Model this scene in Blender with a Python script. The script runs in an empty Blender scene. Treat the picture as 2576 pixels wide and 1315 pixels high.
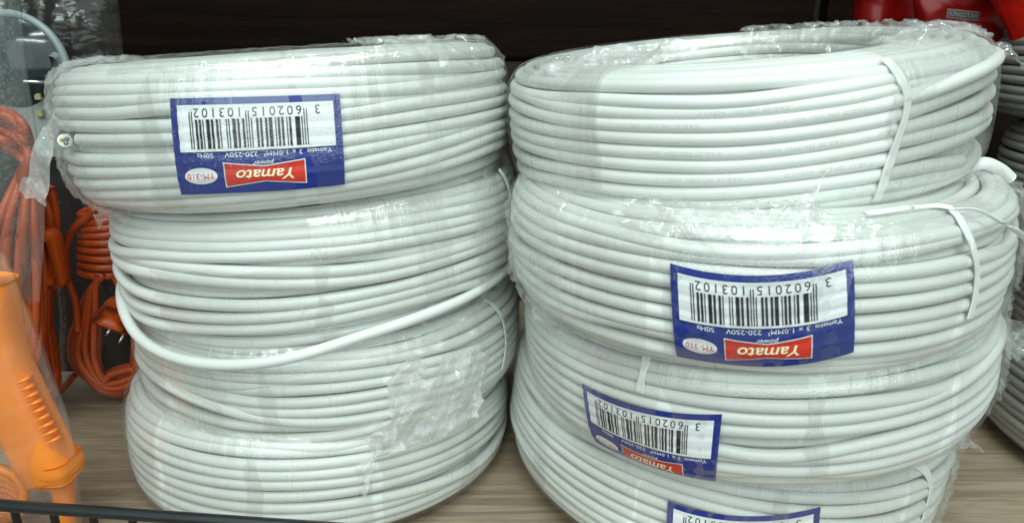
import bpy, math, random
import numpy as np
from mathutils import Matrix, Vector
random.seed(7)
rng = np.random.default_rng(11)

# ------------------------------------------------------------------ camera, world, light, exposure
SC = bpy.context.scene
COL = SC.collection
CAM_POS = np.array([0.0, -0.62, 0.30258])
PITCH, FPX = 0.31676, 1739.87          # FPX: focal length for a picture 2576 wide
cam_data = bpy.data.cameras.new('camera')
cam = bpy.data.objects.new('camera', cam_data)
COL.objects.link(cam)
cam.location = CAM_POS
cam.rotation_euler = (math.pi / 2 - PITCH, 0, 0)
cam_data.sensor_width = 36
cam_data.lens = 36 * FPX / 2576
cam_data.clip_start, cam_data.clip_end = 0.01, 50
cam_data.dof.use_dof = True
cam_data.dof.focus_distance = 0.42
cam_data.dof.aperture_fstop = 12
SC.camera = cam

world = bpy.data.worlds.new('World')
SC.world = world
world.use_nodes = True
bg = world.node_tree.nodes['Background']
bg.inputs[0].default_value = (0.84, 0.95, 0.92, 1)
bg.inputs[1].default_value = 0.155

def area(name, loc, target, sx, sy, power, col):
    ld = bpy.data.lights.new(name, 'AREA')
    ld.shape = 'RECTANGLE'
    ld.size, ld.size_y, ld.energy, ld.color = sx, sy, power, col
    o = bpy.data.objects.new(name, ld)
    COL.objects.link(o)
    o.location = loc
    o.rotation_euler = (Vector(target) - Vector(loc)).to_track_quat('-Z', 'Y').to_euler()
    return o
COOL = (0.865, 1.0, 0.958)
# fluorescent tubes over the aisle in front of the shelf, and an added low frontal fill for the shop's soft light
area('aisle_tube', (0.30, -0.50, 1.95), (0.10, -0.25, 0.2), 1.1, 0.030, 7.8, COOL)
area('aisle_tube', (-0.30, -0.95, 1.95), (-0.10, -0.25, 0.2), 1.2, 0.030, 10.5, COOL)
area('aisle_tube', (0.35, -1.45, 1.95), (0.10, -0.25, 0.2), 1.2, 0.032, 12, COOL)
area('aisle_tube', (-0.10, -2.05, 1.95), (0.0, -0.25, 0.2), 1.6, 0.036, 13, COOL)
area('front_fill', (0.1, -1.7, 0.80), (0, -0.2, 0.12), 2.6, 1.5, 21.5, COOL)

SC.view_settings.view_transform = 'Standard'
SC.view_settings.look = 'None'
SC.view_settings.gamma = 1
SC.view_settings.exposure = 0
SC.view_settings.use_curve_mapping = False
SC.render.engine = 'CYCLES'
SC.cycles.use_denoising = True
SC.cycles.max_bounces = 8
SC.cycles.transparent_max_bounces = 32
SC.cycles.sample_clamp_indirect = 4

# ------------------------------------------------------------------ materials
def newmat(name):
    m = bpy.data.materials.new(name)
    m.use_nodes = True
    nt = m.node_tree
    nt.nodes.clear()
    out = nt.nodes.new('ShaderNodeOutputMaterial')
    return m, nt, out
def node(nt, typ, **kw):
    n = nt.nodes.new(typ)
    for k, v in kw.items():
        if k.startswith('i_'):
            n.inputs[k[2:].replace('_', ' ')].default_value = v
        else:
            setattr(n, k, v)
    return n
def noise(nt, vec, scale, detail=4, rough=0.55, dist=0.0):
    n = node(nt, 'ShaderNodeTexNoise')
    n.inputs['Scale'].default_value = scale
    n.inputs['Detail'].default_value = detail
    n.inputs['Roughness'].default_value = rough
    n.inputs['Distortion'].default_value = dist
    if vec is not None: nt.links.new(vec, n.inputs['Vector'])
    return n
def mapping(nt, src, scale, rot=(0, 0, 0), loc=(0, 0, 0)):
    m = node(nt, 'ShaderNodeMapping')
    m.inputs['Scale'].default_value = scale
    m.inputs['Rotation'].default_value = rot
    m.inputs['Location'].default_value = loc
    nt.links.new(src, m.inputs['Vector'])
    return m.outputs['Vector']
def ramp(nt, fac, stops):
    r = node(nt, 'ShaderNodeValToRGB')
    e = r.color_ramp.elements
    while len(e) > 1: e.remove(e[-1])
    e[0].position, e[0].color = stops[0][0], (*stops[0][1], 1)
    for p, c in stops[1:]:
        x = e.new(p); x.color = (*c, 1)
    nt.links.new(fac, r.inputs['Fac'])
    return r
def bump(nt, h, strength, dist, normal=None):
    b = node(nt, 'ShaderNodeBump')
    b.inputs['Strength'].default_value = strength
    b.inputs['Distance'].default_value = dist
    nt.links.new(h, b.inputs['Height'])
    if normal is not None: nt.links.new(normal, b.inputs['Normal'])
    return b.outputs['Normal']

def plain(name, col, rough=0.4, var=0.12, nscale=60, bumpd=0.0, spec=0.5, metal=0.0, sss=0.0):
    m, nt, out = newmat(name)
    tc = node(nt, 'ShaderNodeTexCoord')
    n = noise(nt, tc.outputs['Object'], nscale, 5)
    a = tuple(c * (1 - var) for c in col); b = tuple(min(1, c * (1 + var)) for c in col)
    r = ramp(nt, n.outputs['Fac'], [(0.3, a), (0.7, b)])
    p = node(nt, 'ShaderNodeBsdfPrincipled')
    p.inputs['Roughness'].default_value = rough
    p.inputs['Specular IOR Level'].default_value = spec
    p.inputs['Metallic'].default_value = metal
    if sss:
        p.inputs['Subsurface Weight'].default_value = sss
        p.inputs['Subsurface Radius'].default_value = (0.004, 0.003, 0.002)
    nt.links.new(r.outputs['Color'], p.inputs['Base Color'])
    if bumpd:
        nt.links.new(bump(nt, noise(nt, tc.outputs['Object'], nscale * 8, 3).outputs['Fac'], 0.4, bumpd), p.inputs['Normal'])
    nt.links.new(p.outputs[0], out.inputs[0])
    return m

def cable_mat(name, col, dirt):
    m, nt, out = newmat(name)
    tc = node(nt, 'ShaderNodeTexCoord')
    n1 = noise(nt, tc.outputs['Object'], 26, 4)
    r = ramp(nt, n1.outputs['Fac'], [(0.3, tuple(c * 0.93 for c in col)), (0.65, col)])
    n2 = noise(nt, tc.outputs['Object'], 11, 6, 0.65, 0.4)
    d = ramp(nt, n2.outputs['Fac'], [(0.54, (0, 0, 0)), (0.75, (0.35, 0.35, 0.35))])
    n3 = noise(nt, tc.outputs['Object'], 420, 2, 0.5)
    sp = ramp(nt, n3.outputs['Fac'], [(0.76, (0, 0, 0)), (0.80, (0.5, 0.5, 0.5))])
    mx = node(nt, 'ShaderNodeMixRGB'); mx.inputs[2].default_value = (*dirt, 1)
    nt.links.new(d.outputs[0], mx.inputs[0]); nt.links.new(r.outputs[0], mx.inputs[1])
    mx2 = node(nt, 'ShaderNodeMixRGB'); mx2.inputs[2].default_value = (*tuple(c * 0.6 for c in dirt), 1)
    nt.links.new(sp.outputs[0], mx2.inputs[0]); nt.links.new(mx.outputs[0], mx2.inputs[1])
    p = node(nt, 'ShaderNodeBsdfPrincipled')
    rr = ramp(nt, n1.outputs['Fac'], [(0.3, (0.30,) * 3), (0.7, (0.44,) * 3)])
    nt.links.new(rr.outputs[0], p.inputs['Roughness'])
    nt.links.new(mx2.outputs[0], p.inputs['Base Color'])
    nt.links.new(bump(nt, noise(nt, tc.outputs['Object'], 160, 3).outputs['Fac'], 0.25, 0.0004), p.inputs['Normal'])
    nt.links.new(p.outputs[0], out.inputs[0])
    return m

def film_mat(name, haze=0.02, streak=0.2, su=900, sv=40, bs=1.0, crinkle=0.3, tint=(0.95, 0.96, 0.95), rough=0.10, gloss=1.0, cap=0.2):
    """clear stretch film: mostly transparent, whitish where it is streaked, shiny in its wrinkles"""
    m, nt, out = newmat(name)
    tc = node(nt, 'ShaderNodeTexCoord')
    uv = tc.outputs['UV']
    fine = noise(nt, mapping(nt, uv, (su, sv, 1), (0, 0, 0.22)), 1.0, 1, 0.35, 0.4)
    broad = noise(nt, mapping(nt, uv, (su * 0.16, sv * 0.35, 1), (0, 0, -0.30)), 1.0, 1, 0.35, 0.8)
    patch = noise(nt, mapping(nt, uv, (22, 30, 1)), 1.0, 5, 0.6, 0.8)
    cr = node(nt, 'ShaderNodeTexVoronoi', feature='DISTANCE_TO_EDGE')
    nt.links.new(mapping(nt, uv, (su * 0.35, su * 0.28, 1), (0, 0, 0.5)), cr.inputs['Vector'])
    n1 = bump(nt, fine.outputs['Fac'], bs, 0.17 / su)
    n2 = bump(nt, broad.outputs['Fac'], bs * 0.8, 0.55 / su, n1)
    n3 = bump(nt, cr.outputs['Distance'], crinkle, 0.5 / su, n2)
    st = ramp(nt, fine.outputs['Fac'], [(0.60, (0,) * 3), (0.74, (1,) * 3)])
    pt = ramp(nt, patch.outputs['Fac'], [(0.45, (0.0,) * 3), (0.75, (1,) * 3)])
    mul = node(nt, 'ShaderNodeMath', operation='MULTIPLY')
    nt.links.new(st.outputs[0], mul.inputs[0]); nt.links.new(pt.outputs[0], mul.inputs[1])
    mad = node(nt, 'ShaderNodeMath', operation='MULTIPLY_ADD')
    mad.inputs[1].default_value = streak; mad.inputs[2].default_value = haze
    nt.links.new(mul.outputs[0], mad.inputs[0])
    pm = node(nt, 'ShaderNodeMath', operation='MULTIPLY_ADD')
    pm.inputs[1].default_value = haze * 1.6
    nt.links.new(pt.outputs[0], pm.inputs[0]); nt.links.new(mad.outputs[0], pm.inputs[2])
    tr = node(nt, 'ShaderNodeBsdfTransparent'); tr.inputs[0].default_value = (0.998, 1.0, 0.998, 1)
    df = node(nt, 'ShaderNodeBsdfDiffuse'); df.inputs[0].default_value = (*tint, 1)
    tl = node(nt, 'ShaderNodeBsdfTranslucent'); tl.inputs[0].default_value = (*tint, 1)
    mxd = node(nt, 'ShaderNodeMixShader'); mxd.inputs[0].default_value = 0.4
    nt.links.new(df.outputs[0], mxd.inputs[1]); nt.links.new(tl.outputs[0], mxd.inputs[2])
    mx = node(nt, 'ShaderNodeMixShader')
    nt.links.new(pm.outputs[0], mx.inputs[0]); nt.links.new(tr.outputs[0], mx.inputs[1]); nt.links.new(mxd.outputs[0], mx.inputs[2])
    gl = node(nt, 'ShaderNodeBsdfGlossy'); gl.inputs['Roughness'].default_value = rough
    gl.inputs['Color'].default_value = (1, 1, 1, 1)
    nt.links.new(n3, gl.inputs['Normal'])
    fr = node(nt, 'ShaderNodeFresnel'); fr.inputs['IOR'].default_value = 1.45
    nt.links.new(n3, fr.inputs['Normal'])
    fm = node(nt, 'ShaderNodeMath', operation='MULTIPLY'); fm.inputs[1].default_value = gloss
    fm.use_clamp = True
    nt.links.new(fr.outputs[0], fm.inputs[0])
    cl = node(nt, 'ShaderNodeMath', operation='MINIMUM'); cl.inputs[1].default_value = cap
    nt.links.new(fm.outputs[0], cl.inputs[0])
    mg = node(nt, 'ShaderNodeMixShader')
    nt.links.new(cl.outputs[0], mg.inputs[0]); nt.links.new(mx.outputs[0], mg.inputs[1]); nt.links.new(gl.outputs[0], mg.inputs[2])
    nt.links.new(mg.outputs[0], out.inputs[0])
    return m

def wood_mat(name, dark, light, scale=1.0, rough=0.45, spec=0.4):
    m, nt, out = newmat(name)
    tc = node(nt, 'ShaderNodeTexCoord')
    a = noise(nt, mapping(nt, tc.outputs['Object'], (6 * scale, 90 * scale, 90 * scale)), 1.0, 6, 0.65, 1.2)
    b = noise(nt, mapping(nt, tc.outputs['Object'], (14 * scale, 420 * scale, 420 * scale)), 1.0, 4, 0.6, 0.2)
    c = noise(nt, mapping(nt, tc.outputs['Object'], (3, 12, 12)), 1.0, 3)
    ad = node(nt, 'ShaderNodeMath', operation='MULTIPLY_ADD'); ad.inputs[1].default_value = 0.45
    nt.links.new(b.outputs['Fac'], ad.inputs[0]); nt.links.new(a.outputs['Fac'], ad.inputs[2])
    ad2 = node(nt, 'ShaderNodeMath', operation='MULTIPLY_ADD'); ad2.inputs[1].default_value = 0.35
    nt.links.new(c.outputs['Fac'], ad2.inputs[0]); nt.links.new(ad.outputs[0], ad2.inputs[2])
    mid = tuple((d + l) / 2 for d, l in zip(dark, light))
    r = ramp(nt, ad2.outputs[0], [(0.62, dark), (0.86, mid), (1.0, light)])
    p = node(nt, 'ShaderNodeBsdfPrincipled'); p.inputs['Roughness'].default_value = rough; p.inputs['Specular IOR Level'].default_value = spec
    nt.links.new(r.outputs[0], p.inputs['Base Color'])
    nt.links.new(bump(nt, ad.outputs[0], 0.3, 0.0006), p.inputs['Normal'])
    nt.links.new(p.outputs[0], out.inputs[0])
    return m

M = {}
M['cable'] = cable_mat('white_pvc', (0.72, 0.745, 0.725), (0.62, 0.58, 0.46))
M['cable_grey'] = cable_mat('grey_pvc', (0.33, 0.33, 0.31), (0.24, 0.22, 0.19))
M['film'] = film_mat('stretch_film', haze=0.014, streak=0.40, su=480, sv=60, bs=0.42, crinkle=0.18, rough=0.075, gloss=2.6, cap=0.15)
M['film_loose'] = film_mat('loose_film', haze=0.20, streak=0.25, su=300, sv=140, bs=0.7, crinkle=0.6, rough=0.09, gloss=2.2)
M['film_thick'] = film_mat('thick_loose_film', tint=(1, 1, 1), haze=0.36, streak=0.35, su=300, sv=140, bs=0.7, crinkle=0.6, rough=0.09, gloss=2.2)
M['film_crinkled'] = film_mat('crinkled_film', haze=0.07, streak=0.22, su=420, sv=200, bs=0.6, crinkle=0.4, rough=0.08, gloss=2.0, cap=0.12, tint=(1, 1, 1))
M['film_glint'] = film_mat('wrinkled_film', haze=0.004, streak=0.12, su=520, sv=110, bs=0.75, crinkle=0.3, rough=0.07, gloss=2.6, cap=0.14)
M['film_streaky'] = film_mat('streaked_film', haze=0.012, streak=0.75, su=620, sv=14, bs=0.45, crinkle=0.05, rough=0.08, gloss=2.0, cap=0.12)
M['bag'] = film_mat('poly_bag', haze=0.04, streak=0.06, su=90, sv=7, bs=0.4, crinkle=0.03, rough=0.12, gloss=1.6)
M['bag_thin'] = film_mat('thin_poly_bag', haze=0.005, streak=0.03, su=120, sv=26, bs=0.7, crinkle=0.2, rough=0.09, gloss=0.9)
M['bag_milky'] = film_mat('milky_poly_bag', haze=0.045, streak=0.10, su=90, sv=10, bs=0.6, crinkle=0.15, rough=0.16, tint=(0.80, 0.93, 0.90))
M['print'] = plain('faint_grey_print', (0.56, 0.59, 0.57), 0.5, 0.15, 900)
M['strap'] = plain('woven_strap', (0.86, 0.88, 0.87), 0.4, 0.08, 300)
M['blue'] = plain('label_blue', (0.014, 0.032, 0.235), 0.38, 0.12, 120)
M['paper'] = plain('label_white', (0.80, 0.82, 0.84), 0.45, 0.03, 80)
M['ink'] = plain('label_black', (0.018, 0.02, 0.022), 0.5, 0.2, 200)
M['red'] = plain('label_red', (0.66, 0.045, 0.025), 0.4, 0.08, 120)
M['cream'] = plain('label_cream', (0.88, 0.82, 0.55), 0.45, 0.03, 120)
M['shelf'] = wood_mat('grey_oak_laminate', (0.185, 0.135, 0.095), (0.37, 0.29, 0.21), 1.0)
M['panel'] = wood_mat('dark_walnut_with_shade', (0.002, 0.0008, 0.0005), (0.009, 0.0038, 0.0024), 0.8, 0.65, 0.06)  # dark wood, with the shade at the shelf's back put into the colour
M['panel_low'] = wood_mat('walnut_laminate', (0.014, 0.009, 0.0075), (0.034, 0.022, 0.018), 0.8, 0.6, 0.15)  # lighter brown wood, its colour also lowered for the shade back there
M['black'] = plain('black_coated_wire', (0.012, 0.016, 0.017), 0.35, 0.25, 90, 0.0002)
M['void'] = plain('black_edge', (0.004, 0.004, 0.005), 0.7)
M['orange'] = plain('orange_pvc', (0.50, 0.068, 0.005), 0.42, 0.10, 50)
M['orange_bright'] = plain('orange_plastic', (0.92, 0.26, 0.028), 0.38, 0.08, 40, 0.0003)
M['metal'] = plain('bright_metal', (0.55, 0.57, 0.58), 0.25, 0.08, 60, metal=1.0)
M['grey'] = plain('grey_plastic', (0.22, 0.25, 0.24), 0.4, 0.08, 40)
M['backdrop_box'] = plain('dark_backdrop', (0.016, 0.014, 0.014), 0.6, 0.25, 30, spec=0.2)
M['smoke'] = plain('smoked_plastic', (0.02, 0.03, 0.033), 0.12, 0.2, 40)
M['rim'] = plain('grey_rim', (0.24, 0.30, 0.30), 0.3, 0.1, 40)
M['chip'] = plain('yellow_chip', (0.33, 0.31, 0.17), 0.5, 0.05)
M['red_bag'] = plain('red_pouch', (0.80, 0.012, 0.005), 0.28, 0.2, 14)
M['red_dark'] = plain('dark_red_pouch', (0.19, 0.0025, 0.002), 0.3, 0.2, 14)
M['tag'] = plain('dark_tag', (0.025, 0.026, 0.025), 0.5)
M['tag_line'] = plain('grey_print', (0.16, 0.16, 0.15), 0.5)
M['core_blue'] = plain('core_blue', (0.10, 0.16, 0.34), 0.4)
M['core_brown'] = plain('core_brown', (0.14, 0.11, 0.10), 0.4)
M['core_earth'] = plain('core_yellow_green', (0.50, 0.50, 0.16), 0.4)
M['copper'] = plain('copper', (0.6, 0.3, 0.18), 0.3, metal=1.0)
TRACED = {
    'L1': [[[233,33],[250,31.5],[263,30.3],[277,29.2],[298,27.3],[313,26.9],[341,25]],[[234,27.2],[251,25.9],[263,24.8],[287,23.6],[297,22],[313,21.6,-2],[340,19.4,-4]],[[231,21.8],[251,20.6],[260,20.8],[263,21],[297,17],[312,16.3],[329,17.5],[344,18.1]],[[234,15.5],[246,14.4],[257,16],[263,16.8],[297,11.6],[312,11.3,-3],[339,13.4,-3]],[[236,8.8],[249,8.1],[262,7.2],[296,6.5],[312,8.9],[338,8.9]],[[229,1.6],[236,1.7],[249,1.7],[262,1.3],[296,0.4],[311,1.9],[338,2.5]],[[236,-3.4,-4],[261,-4.1,-4],[296,-3.8,-5],[337,-1.3,-5]],[[222,-9.1],[247,-8.5],[261,-8.9],[296,-6.1],[311,-5.3],[337,-4.4]],[[216,-17.7],[246,-14.6],[260,-14.1],[295,-12.3],[311,-9.7],[337,-8.1,-3]],[[215,-25.7],[245,-21.2],[261,-19.8],[284,-21.2],[296,-18.8],[310,-15.6],[337,-11.7]],[[218,-32.1],[243,-27.6],[260,-26.1],[295,-25.7],[310,-23.1],[337,-17.4]],[[248,-34.1],[269,-31.6],[295,-31.1],[311,-29.1],[337,-24.9]]],
    'L2': [[[264,40.1],[291,38.2],[293,38.3],[310,35.9],[328,32.8],[342,29.3]],[[237,36],[251,35.9],[266,35.9],[281,34.8],[292,32.8],[309,30.9],[326,27],[340,24]],[[224,28.4],[244,30.1],[259,30],[278,28.6],[290,26.8],[308,25.2],[325,20.8],[341,17.1]],[[224,22.8],[244,25.2],[259,24.6],[278,23.2],[289,21],[307,18.7],[324,14.7],[343,10.7]],[[212,12.5,2],[222,14.3,2],[238,18.9],[252,19.2],[265,18.9],[280,17.1],[289,15.8],[307,13.5],[324,9.3],[343,5.7]],[[265,14.3,-6.5],[280,11.9,-6.5],[293,9.4,-5],[306,6.5,-2],[323,2.3,-2],[341,-1.9,-2]],[[231,12.8,-1],[247,13.2],[261,11.2],[274,8.3],[288,4.2],[299,2.5],[310,1.1],[323,-0.7],[341,-3.5]],[[212,6.9,2],[229,6.6,2],[246,7.8,1],[261,4.5],[276,1.4],[288,-1.8],[299,-3.5],[310,-3.5],[323,-5.1],[342,-8.1]],[[231,0.1,-6.5],[245,-0.7,-6.5],[260,-1.9,-6.5],[273,-3.2,-6.5],[284,-3.9,-7],[302,-7.9,-7],[328,-11.7,-7]],[[216,-1.5,3],[220,-5.6,3],[233,-6.9,2],[248,-7.5,1],[263,-9.4],[275,-10.3],[287,-10.4],[298,-11.2],[309,-11.8],[322,-12.8],[341,-16.4]],[[213,-13.9,3],[217,-17.9,3],[237,-16.6,1],[251,-16.8],[262,-17],[274,-16.9],[287,-16.6],[302,-16.4],[317,-17.9],[342,-24.7]],[[214,-19.2,3],[221,-26.4,3],[238,-25.2,2],[250,-24.8],[261,-24.4],[274,-24.2],[286,-22.7],[301,-22.1],[317,-24.5],[345,-35.1]],[[248,-31.6,-7],[267,-28.7,-7],[280,-27.6,-6.5],[286,-27.7,-5],[305,-29.3,-5],[323,-30.7,-5]]],
    'L3': [[[259,29.5,-4],[269,29.4,-3],[279,27.9,-1],[288,25.9],[288,25.8],[301,24.6],[324,27.1],[343,25.7]],[[228,22.7],[238,23.8],[248,22.7],[259,22.4],[269,23],[279,22.5],[288,21.3],[301,20.1],[317,16.9]],[[227,15.8],[238,16.5],[247,15.9],[259,15.9],[269,16.3],[278,15.5],[288,14.3],[297,13.4],[308,11.3],[327,5.2]],[[226,9],[237,10.9],[247,10.1],[259,10.6],[266,11.1,-1],[275,12.9,-4],[288,12,-4],[308,9.2,-4]],[[237,8.5,-4],[251,7.9,-3],[265,7.9],[275,8.5],[287,7.5],[297,7.3],[308,5],[327,-1.2]],[[233,3.3,-2],[246,3.5],[254,2.2],[265,0.6],[275,0.2],[287,-0.1],[297,-0.4],[308,-2.9],[327,-7.8]],[[250,-2.6,-4],[261,-5.4],[271,-5.9],[284,-7],[296,-7.2],[307,-9.9],[327,-14.8]],[[225,2.6,1],[236,1.8,2],[246,-1.1,2],[254,-4.8,1],[261,-8.9],[271,-11.9],[287,-15.3],[296,-14.3],[307,-16.5],[328,-22.3]],[[221,-13.4],[234,-12.2],[249,-14.4],[260,-15.9],[270,-16.9,-3],[286,-19.9,-3],[308,-23.7,-3],[330,-32.3]],[[222,-23],[236,-19.7],[248,-22.1],[259,-25.1],[270,-26.1],[286,-26.2],[296,-21.9],[308,-24.8]]],
    'R1': [[[208,24.4],[225,25.5],[241,24],[256,22.9],[267,25.4],[276,26.1],[286,27.6],[296,28.9]],[[196,24.4],[214,20.7],[226,19.5],[241,18.6,-1],[256,18.3,-1],[264,19.8,-1],[275,20.5],[285,22.6],[297,25.3,-2]],[[190,16.6],[208,15.1],[222,13.4],[235,13.1],[256,12.6],[267,13.8],[275,15.2],[285,16.8],[292,19.3,2],[302,22.6,4],[321,25,4]],[[190,8],[208,7.7],[222,7.6],[235,7.3],[256,6.5],[267,7.7],[279,9.1],[285,10],[297,14.6],[312,17.3]],[[192,1],[211,1],[226,1],[241,0.6],[256,0],[267,1.5],[279,3.3],[293,5.5],[317,8.4]],[[195,-4.8],[213,-4.7],[226,-5],[241,-5.4],[256,-5.9],[267,-4.1],[279,-2],[293,-0.2],[326,-2]],[[194,-14.2],[213,-12],[225,-11.8],[238,-12.3],[256,-11.8],[270,-9.6],[282,-8.6],[294,-7.6],[315,-5.2]],[[187,-24.9],[212,-19.4],[225,-19.3],[238,-19.5],[248,-18.8],[256,-18.1],[270,-16.2],[283,-15.3],[295,-15.2],[310,-20.1]],[[196,-30.7],[215,-26.9],[228,-27.1],[240,-26.2],[256,-25.5],[271,-22.4],[284,-22],[296,-22.2],[310,-24.9]],[[206,-33.6],[222,-31.6],[233,-32.2],[256,-31.5],[268,-28.5],[285,-27.6],[303,-27.9]]]
}

# ------------------------------------------------------------------ mesh helpers
def mesh_obj(name, V, quads=None, tris=None, mats=(), parent=None, smooth=True, uv=None, qmat=None, tmat=None, ngons=None):
    V = np.asarray(V, dtype=np.float32).reshape(-1, 3)
    Q = np.asarray(quads if quads is not None else np.zeros((0, 4)), dtype=np.int32).reshape(-1, 4)
    T = np.asarray(tris if tris is not None else np.zeros((0, 3)), dtype=np.int32).reshape(-1, 3)
    me = bpy.data.meshes.new(name)
    me.vertices.add(len(V)); me.vertices.foreach_set('co', V.ravel())
    loops = np.concatenate([Q.ravel(), T.ravel()])
    me.loops.add(len(loops)); me.loops.foreach_set('vertex_index', loops)
    n = len(Q) + len(T)
    me.polygons.add(n)
    st = np.concatenate([np.arange(len(Q)) * 4, len(Q) * 4 + np.arange(len(T)) * 3]).astype(np.int32)
    me.polygons.foreach_set('loop_start', st)
    me.polygons.foreach_set('use_smooth', np.full(n, smooth))
    mi = np.zeros(n, dtype=np.int32)
    if qmat is not None: mi[:len(Q)] = qmat
    if tmat is not None: mi[len(Q):] = tmat
    for m in mats: me.materials.append(m)
    me.polygons.foreach_set('material_index', mi)
    if uv is not None:
        lay = me.uv_layers.new(name='UVMap')
        lay.data.foreach_set('uv', np.asarray(uv, dtype=np.float32)[loops].ravel())
    me.update(calc_edges=True)
    me.validate()
    o = bpy.data.objects.new(name, me)
    COL.objects.link(o)
    if parent is not None: o.parent = parent
    return o

class Geo:
    """collects several shapes into one mesh, each with its own material slot"""
    def __init__(s): s.V, s.Q, s.T, s.qm, s.tm, s.n, s.mats = [], [], [], [], [], 0, []
    def slot(s, m):
        if m not in s.mats: s.mats.append(m)
        return s.mats.index(m)
    def add(s, V, Q=None, T=None, m=None):
        V = np.asarray(V, float).reshape(-1, 3); k = s.slot(m)
        if Q is not None and len(Q):
            Q = np.asarray(Q).reshape(-1, 4); s.Q.append(Q + s.n); s.qm += [k] * len(Q)
        if T is not None and len(T):
            T = np.asarray(T).reshape(-1, 3); s.T.append(T + s.n); s.tm += [k] * len(T)
        s.V.append(V); s.n += len(V)
    def build(s, name, parent=None, smooth=True):
        return mesh_obj(name, np.concatenate(s.V), np.concatenate(s.Q) if s.Q else None, np.concatenate(s.T) if s.T else None,
                        s.mats, parent, smooth, qmat=s.qm if s.Q else None, tmat=s.tm if s.T else None)

def grid_quads(nu, nv, cu=False, cv=False):
    i = np.arange(nu if cu else nu - 1); j = np.arange(nv if cv else nv - 1)
    I, J = np.meshgrid(i, j, indexing='ij'); I2, J2 = (I + 1) % nu, (J + 1) % nv
    return np.stack([I * nv + J, I2 * nv + J, I2 * nv + J2, I * nv + J2], -1).reshape(-1, 4)

def smooth_path(P, n, closed=False):
    P = np.asarray(P, float)
    if closed: P = np.vstack([P[-1:], P, P[:2]])
    else: P = np.vstack([2 * P[0] - P[1], P, 2 * P[-1] - P[-2]])
    k = len(P) - 3
    out = []
    for t in (np.arange(n) / n if closed else np.linspace(0, 1, n)) * k:
        i = min(int(t), k - 1); f = t - i
        p0, p1, p2, p3 = P[i:i + 4]
        out.append(0.5 * (2 * p1 + (p2 - p0) * f + (2 * p0 - 5 * p1 + 4 * p2 - p3) * f * f + (3 * p1 - p0 - 3 * p2 + p3) * f ** 3))
    return np.array(out)

def tube(P, rad, sides=10, closed=False, caps=True):
    """V, quads, tris of a round tube along the points P"""
    P = np.asarray(P, float); n = len(P)
    rad = np.broadcast_to(np.asarray(rad, float), (n,))
    T = (np.roll(P, -1, 0) - np.roll(P, 1, 0)) if closed else np.gradient(P, axis=0)
    T /= np.linalg.norm(T, axis=1)[:, None] + 1e-12
    N = np.zeros_like(P)
    a = np.array([0, 0, 1.0]) if abs(T[0, 2]) < 0.9 else np.array([1.0, 0, 0])
    N[0] = np.cross(T[0], a)
    for i in range(n):
        v = N[i - 1] if i else N[0]
        v = v - T[i] * (v @ T[i]); N[i] = v / (np.linalg.norm(v) + 1e-12)
    if closed:
        B0 = np.cross(T[0], N[0]); v = N[-1] - T[0] * (N[-1] @ T[0])
        tw = math.atan2(v @ B0, v @ N[0]); ang0 = -tw * np.arange(n) / n
    else: ang0 = np.zeros(n)
    B = np.cross(T, N)
    ph = np.linspace(0, 2 * np.pi, sides, endpoint=False)[None] + ang0[:, None]
    V = P[:, None] + rad[:, None, None] * (np.cos(ph)[..., None] * N[:, None] + np.sin(ph)[..., None] * B[:, None])
    Q = grid_quads(n, sides, closed, True); Tt = []
    V = V.reshape(-1, 3)
    if not closed and caps:
        V = np.vstack([V, P[0], P[-1]]); c0, c1 = n * sides, n * sides + 1
        for j in range(sides):
            Tt += [(c0, (j + 1) % sides, j), (c1, (n - 1) * sides + j, (n - 1) * sides + (j + 1) % sides)]
    return V, Q, np.array(Tt, dtype=int).reshape(-1, 3)

def box(c, s, bev=0.0):
    c, s = np.array(c, float), np.array(s, float) / 2
    if not bev:
        V = np.array([[x, y, z] for x in (-1, 1) for y in (-1, 1) for z in (-1, 1)]) * s + c
        return V, [(0, 1, 3, 2), (4, 6, 7, 5), (0, 4, 5, 1), (2, 3, 7, 6), (0, 2, 6, 4), (1, 5, 7, 3)]
    # bevelled in the x-z outline, with chamfered front and back
    n = 6; pts = []
    for q, (sx, sz) in enumerate(((1, 1), (-1, 1), (-1, -1), (1, -1))):
        for k in range(n):
            a = math.pi / 2 * (q + k / (n - 1))
            pts.append((sx * (s[0] - bev) + bev * math.cos(a), sz * (s[2] - bev) + bev * math.sin(a)))
    pts = np.array(pts); rings = []
    for y, k in ((-s[1], 1 - bev / max(s[0], s[2]) * 0.8), (-s[1] + bev * 0.6, 1), (s[1] - bev * 0.6, 1), (s[1], 1 - bev / max(s[0], s[2]) * 0.8)):
        rings.append(np.stack([pts[:, 0] * k, np.full(len(pts), y), pts[:, 1] * k], 1))
    m = len(pts); V = np.concatenate(rings + [[[0, -s[1], 0], [0, s[1], 0]]]) + c
    Q = list(grid_quads(4, m, False, True)); T = []
    for j in range(m): T += [(4 * m, (j + 1) % m, j), (4 * m + 1, 3 * m + j, 3 * m + (j + 1) % m)]
    return V, Q, T

def at(px, py, y):
    """the point at depth y that stands at (px, py) of a picture 2576 x 1315"""
    c, s = math.cos(PITCH), math.sin(PITCH)
    d = np.array([0, c, -s]) + (px - 1288) / FPX * np.array([1.0, 0, 0]) - (py - 657.5) / FPX * np.array([0, s, c])
    return CAM_POS + d * (y - CAM_POS[1]) / d[1]

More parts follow.
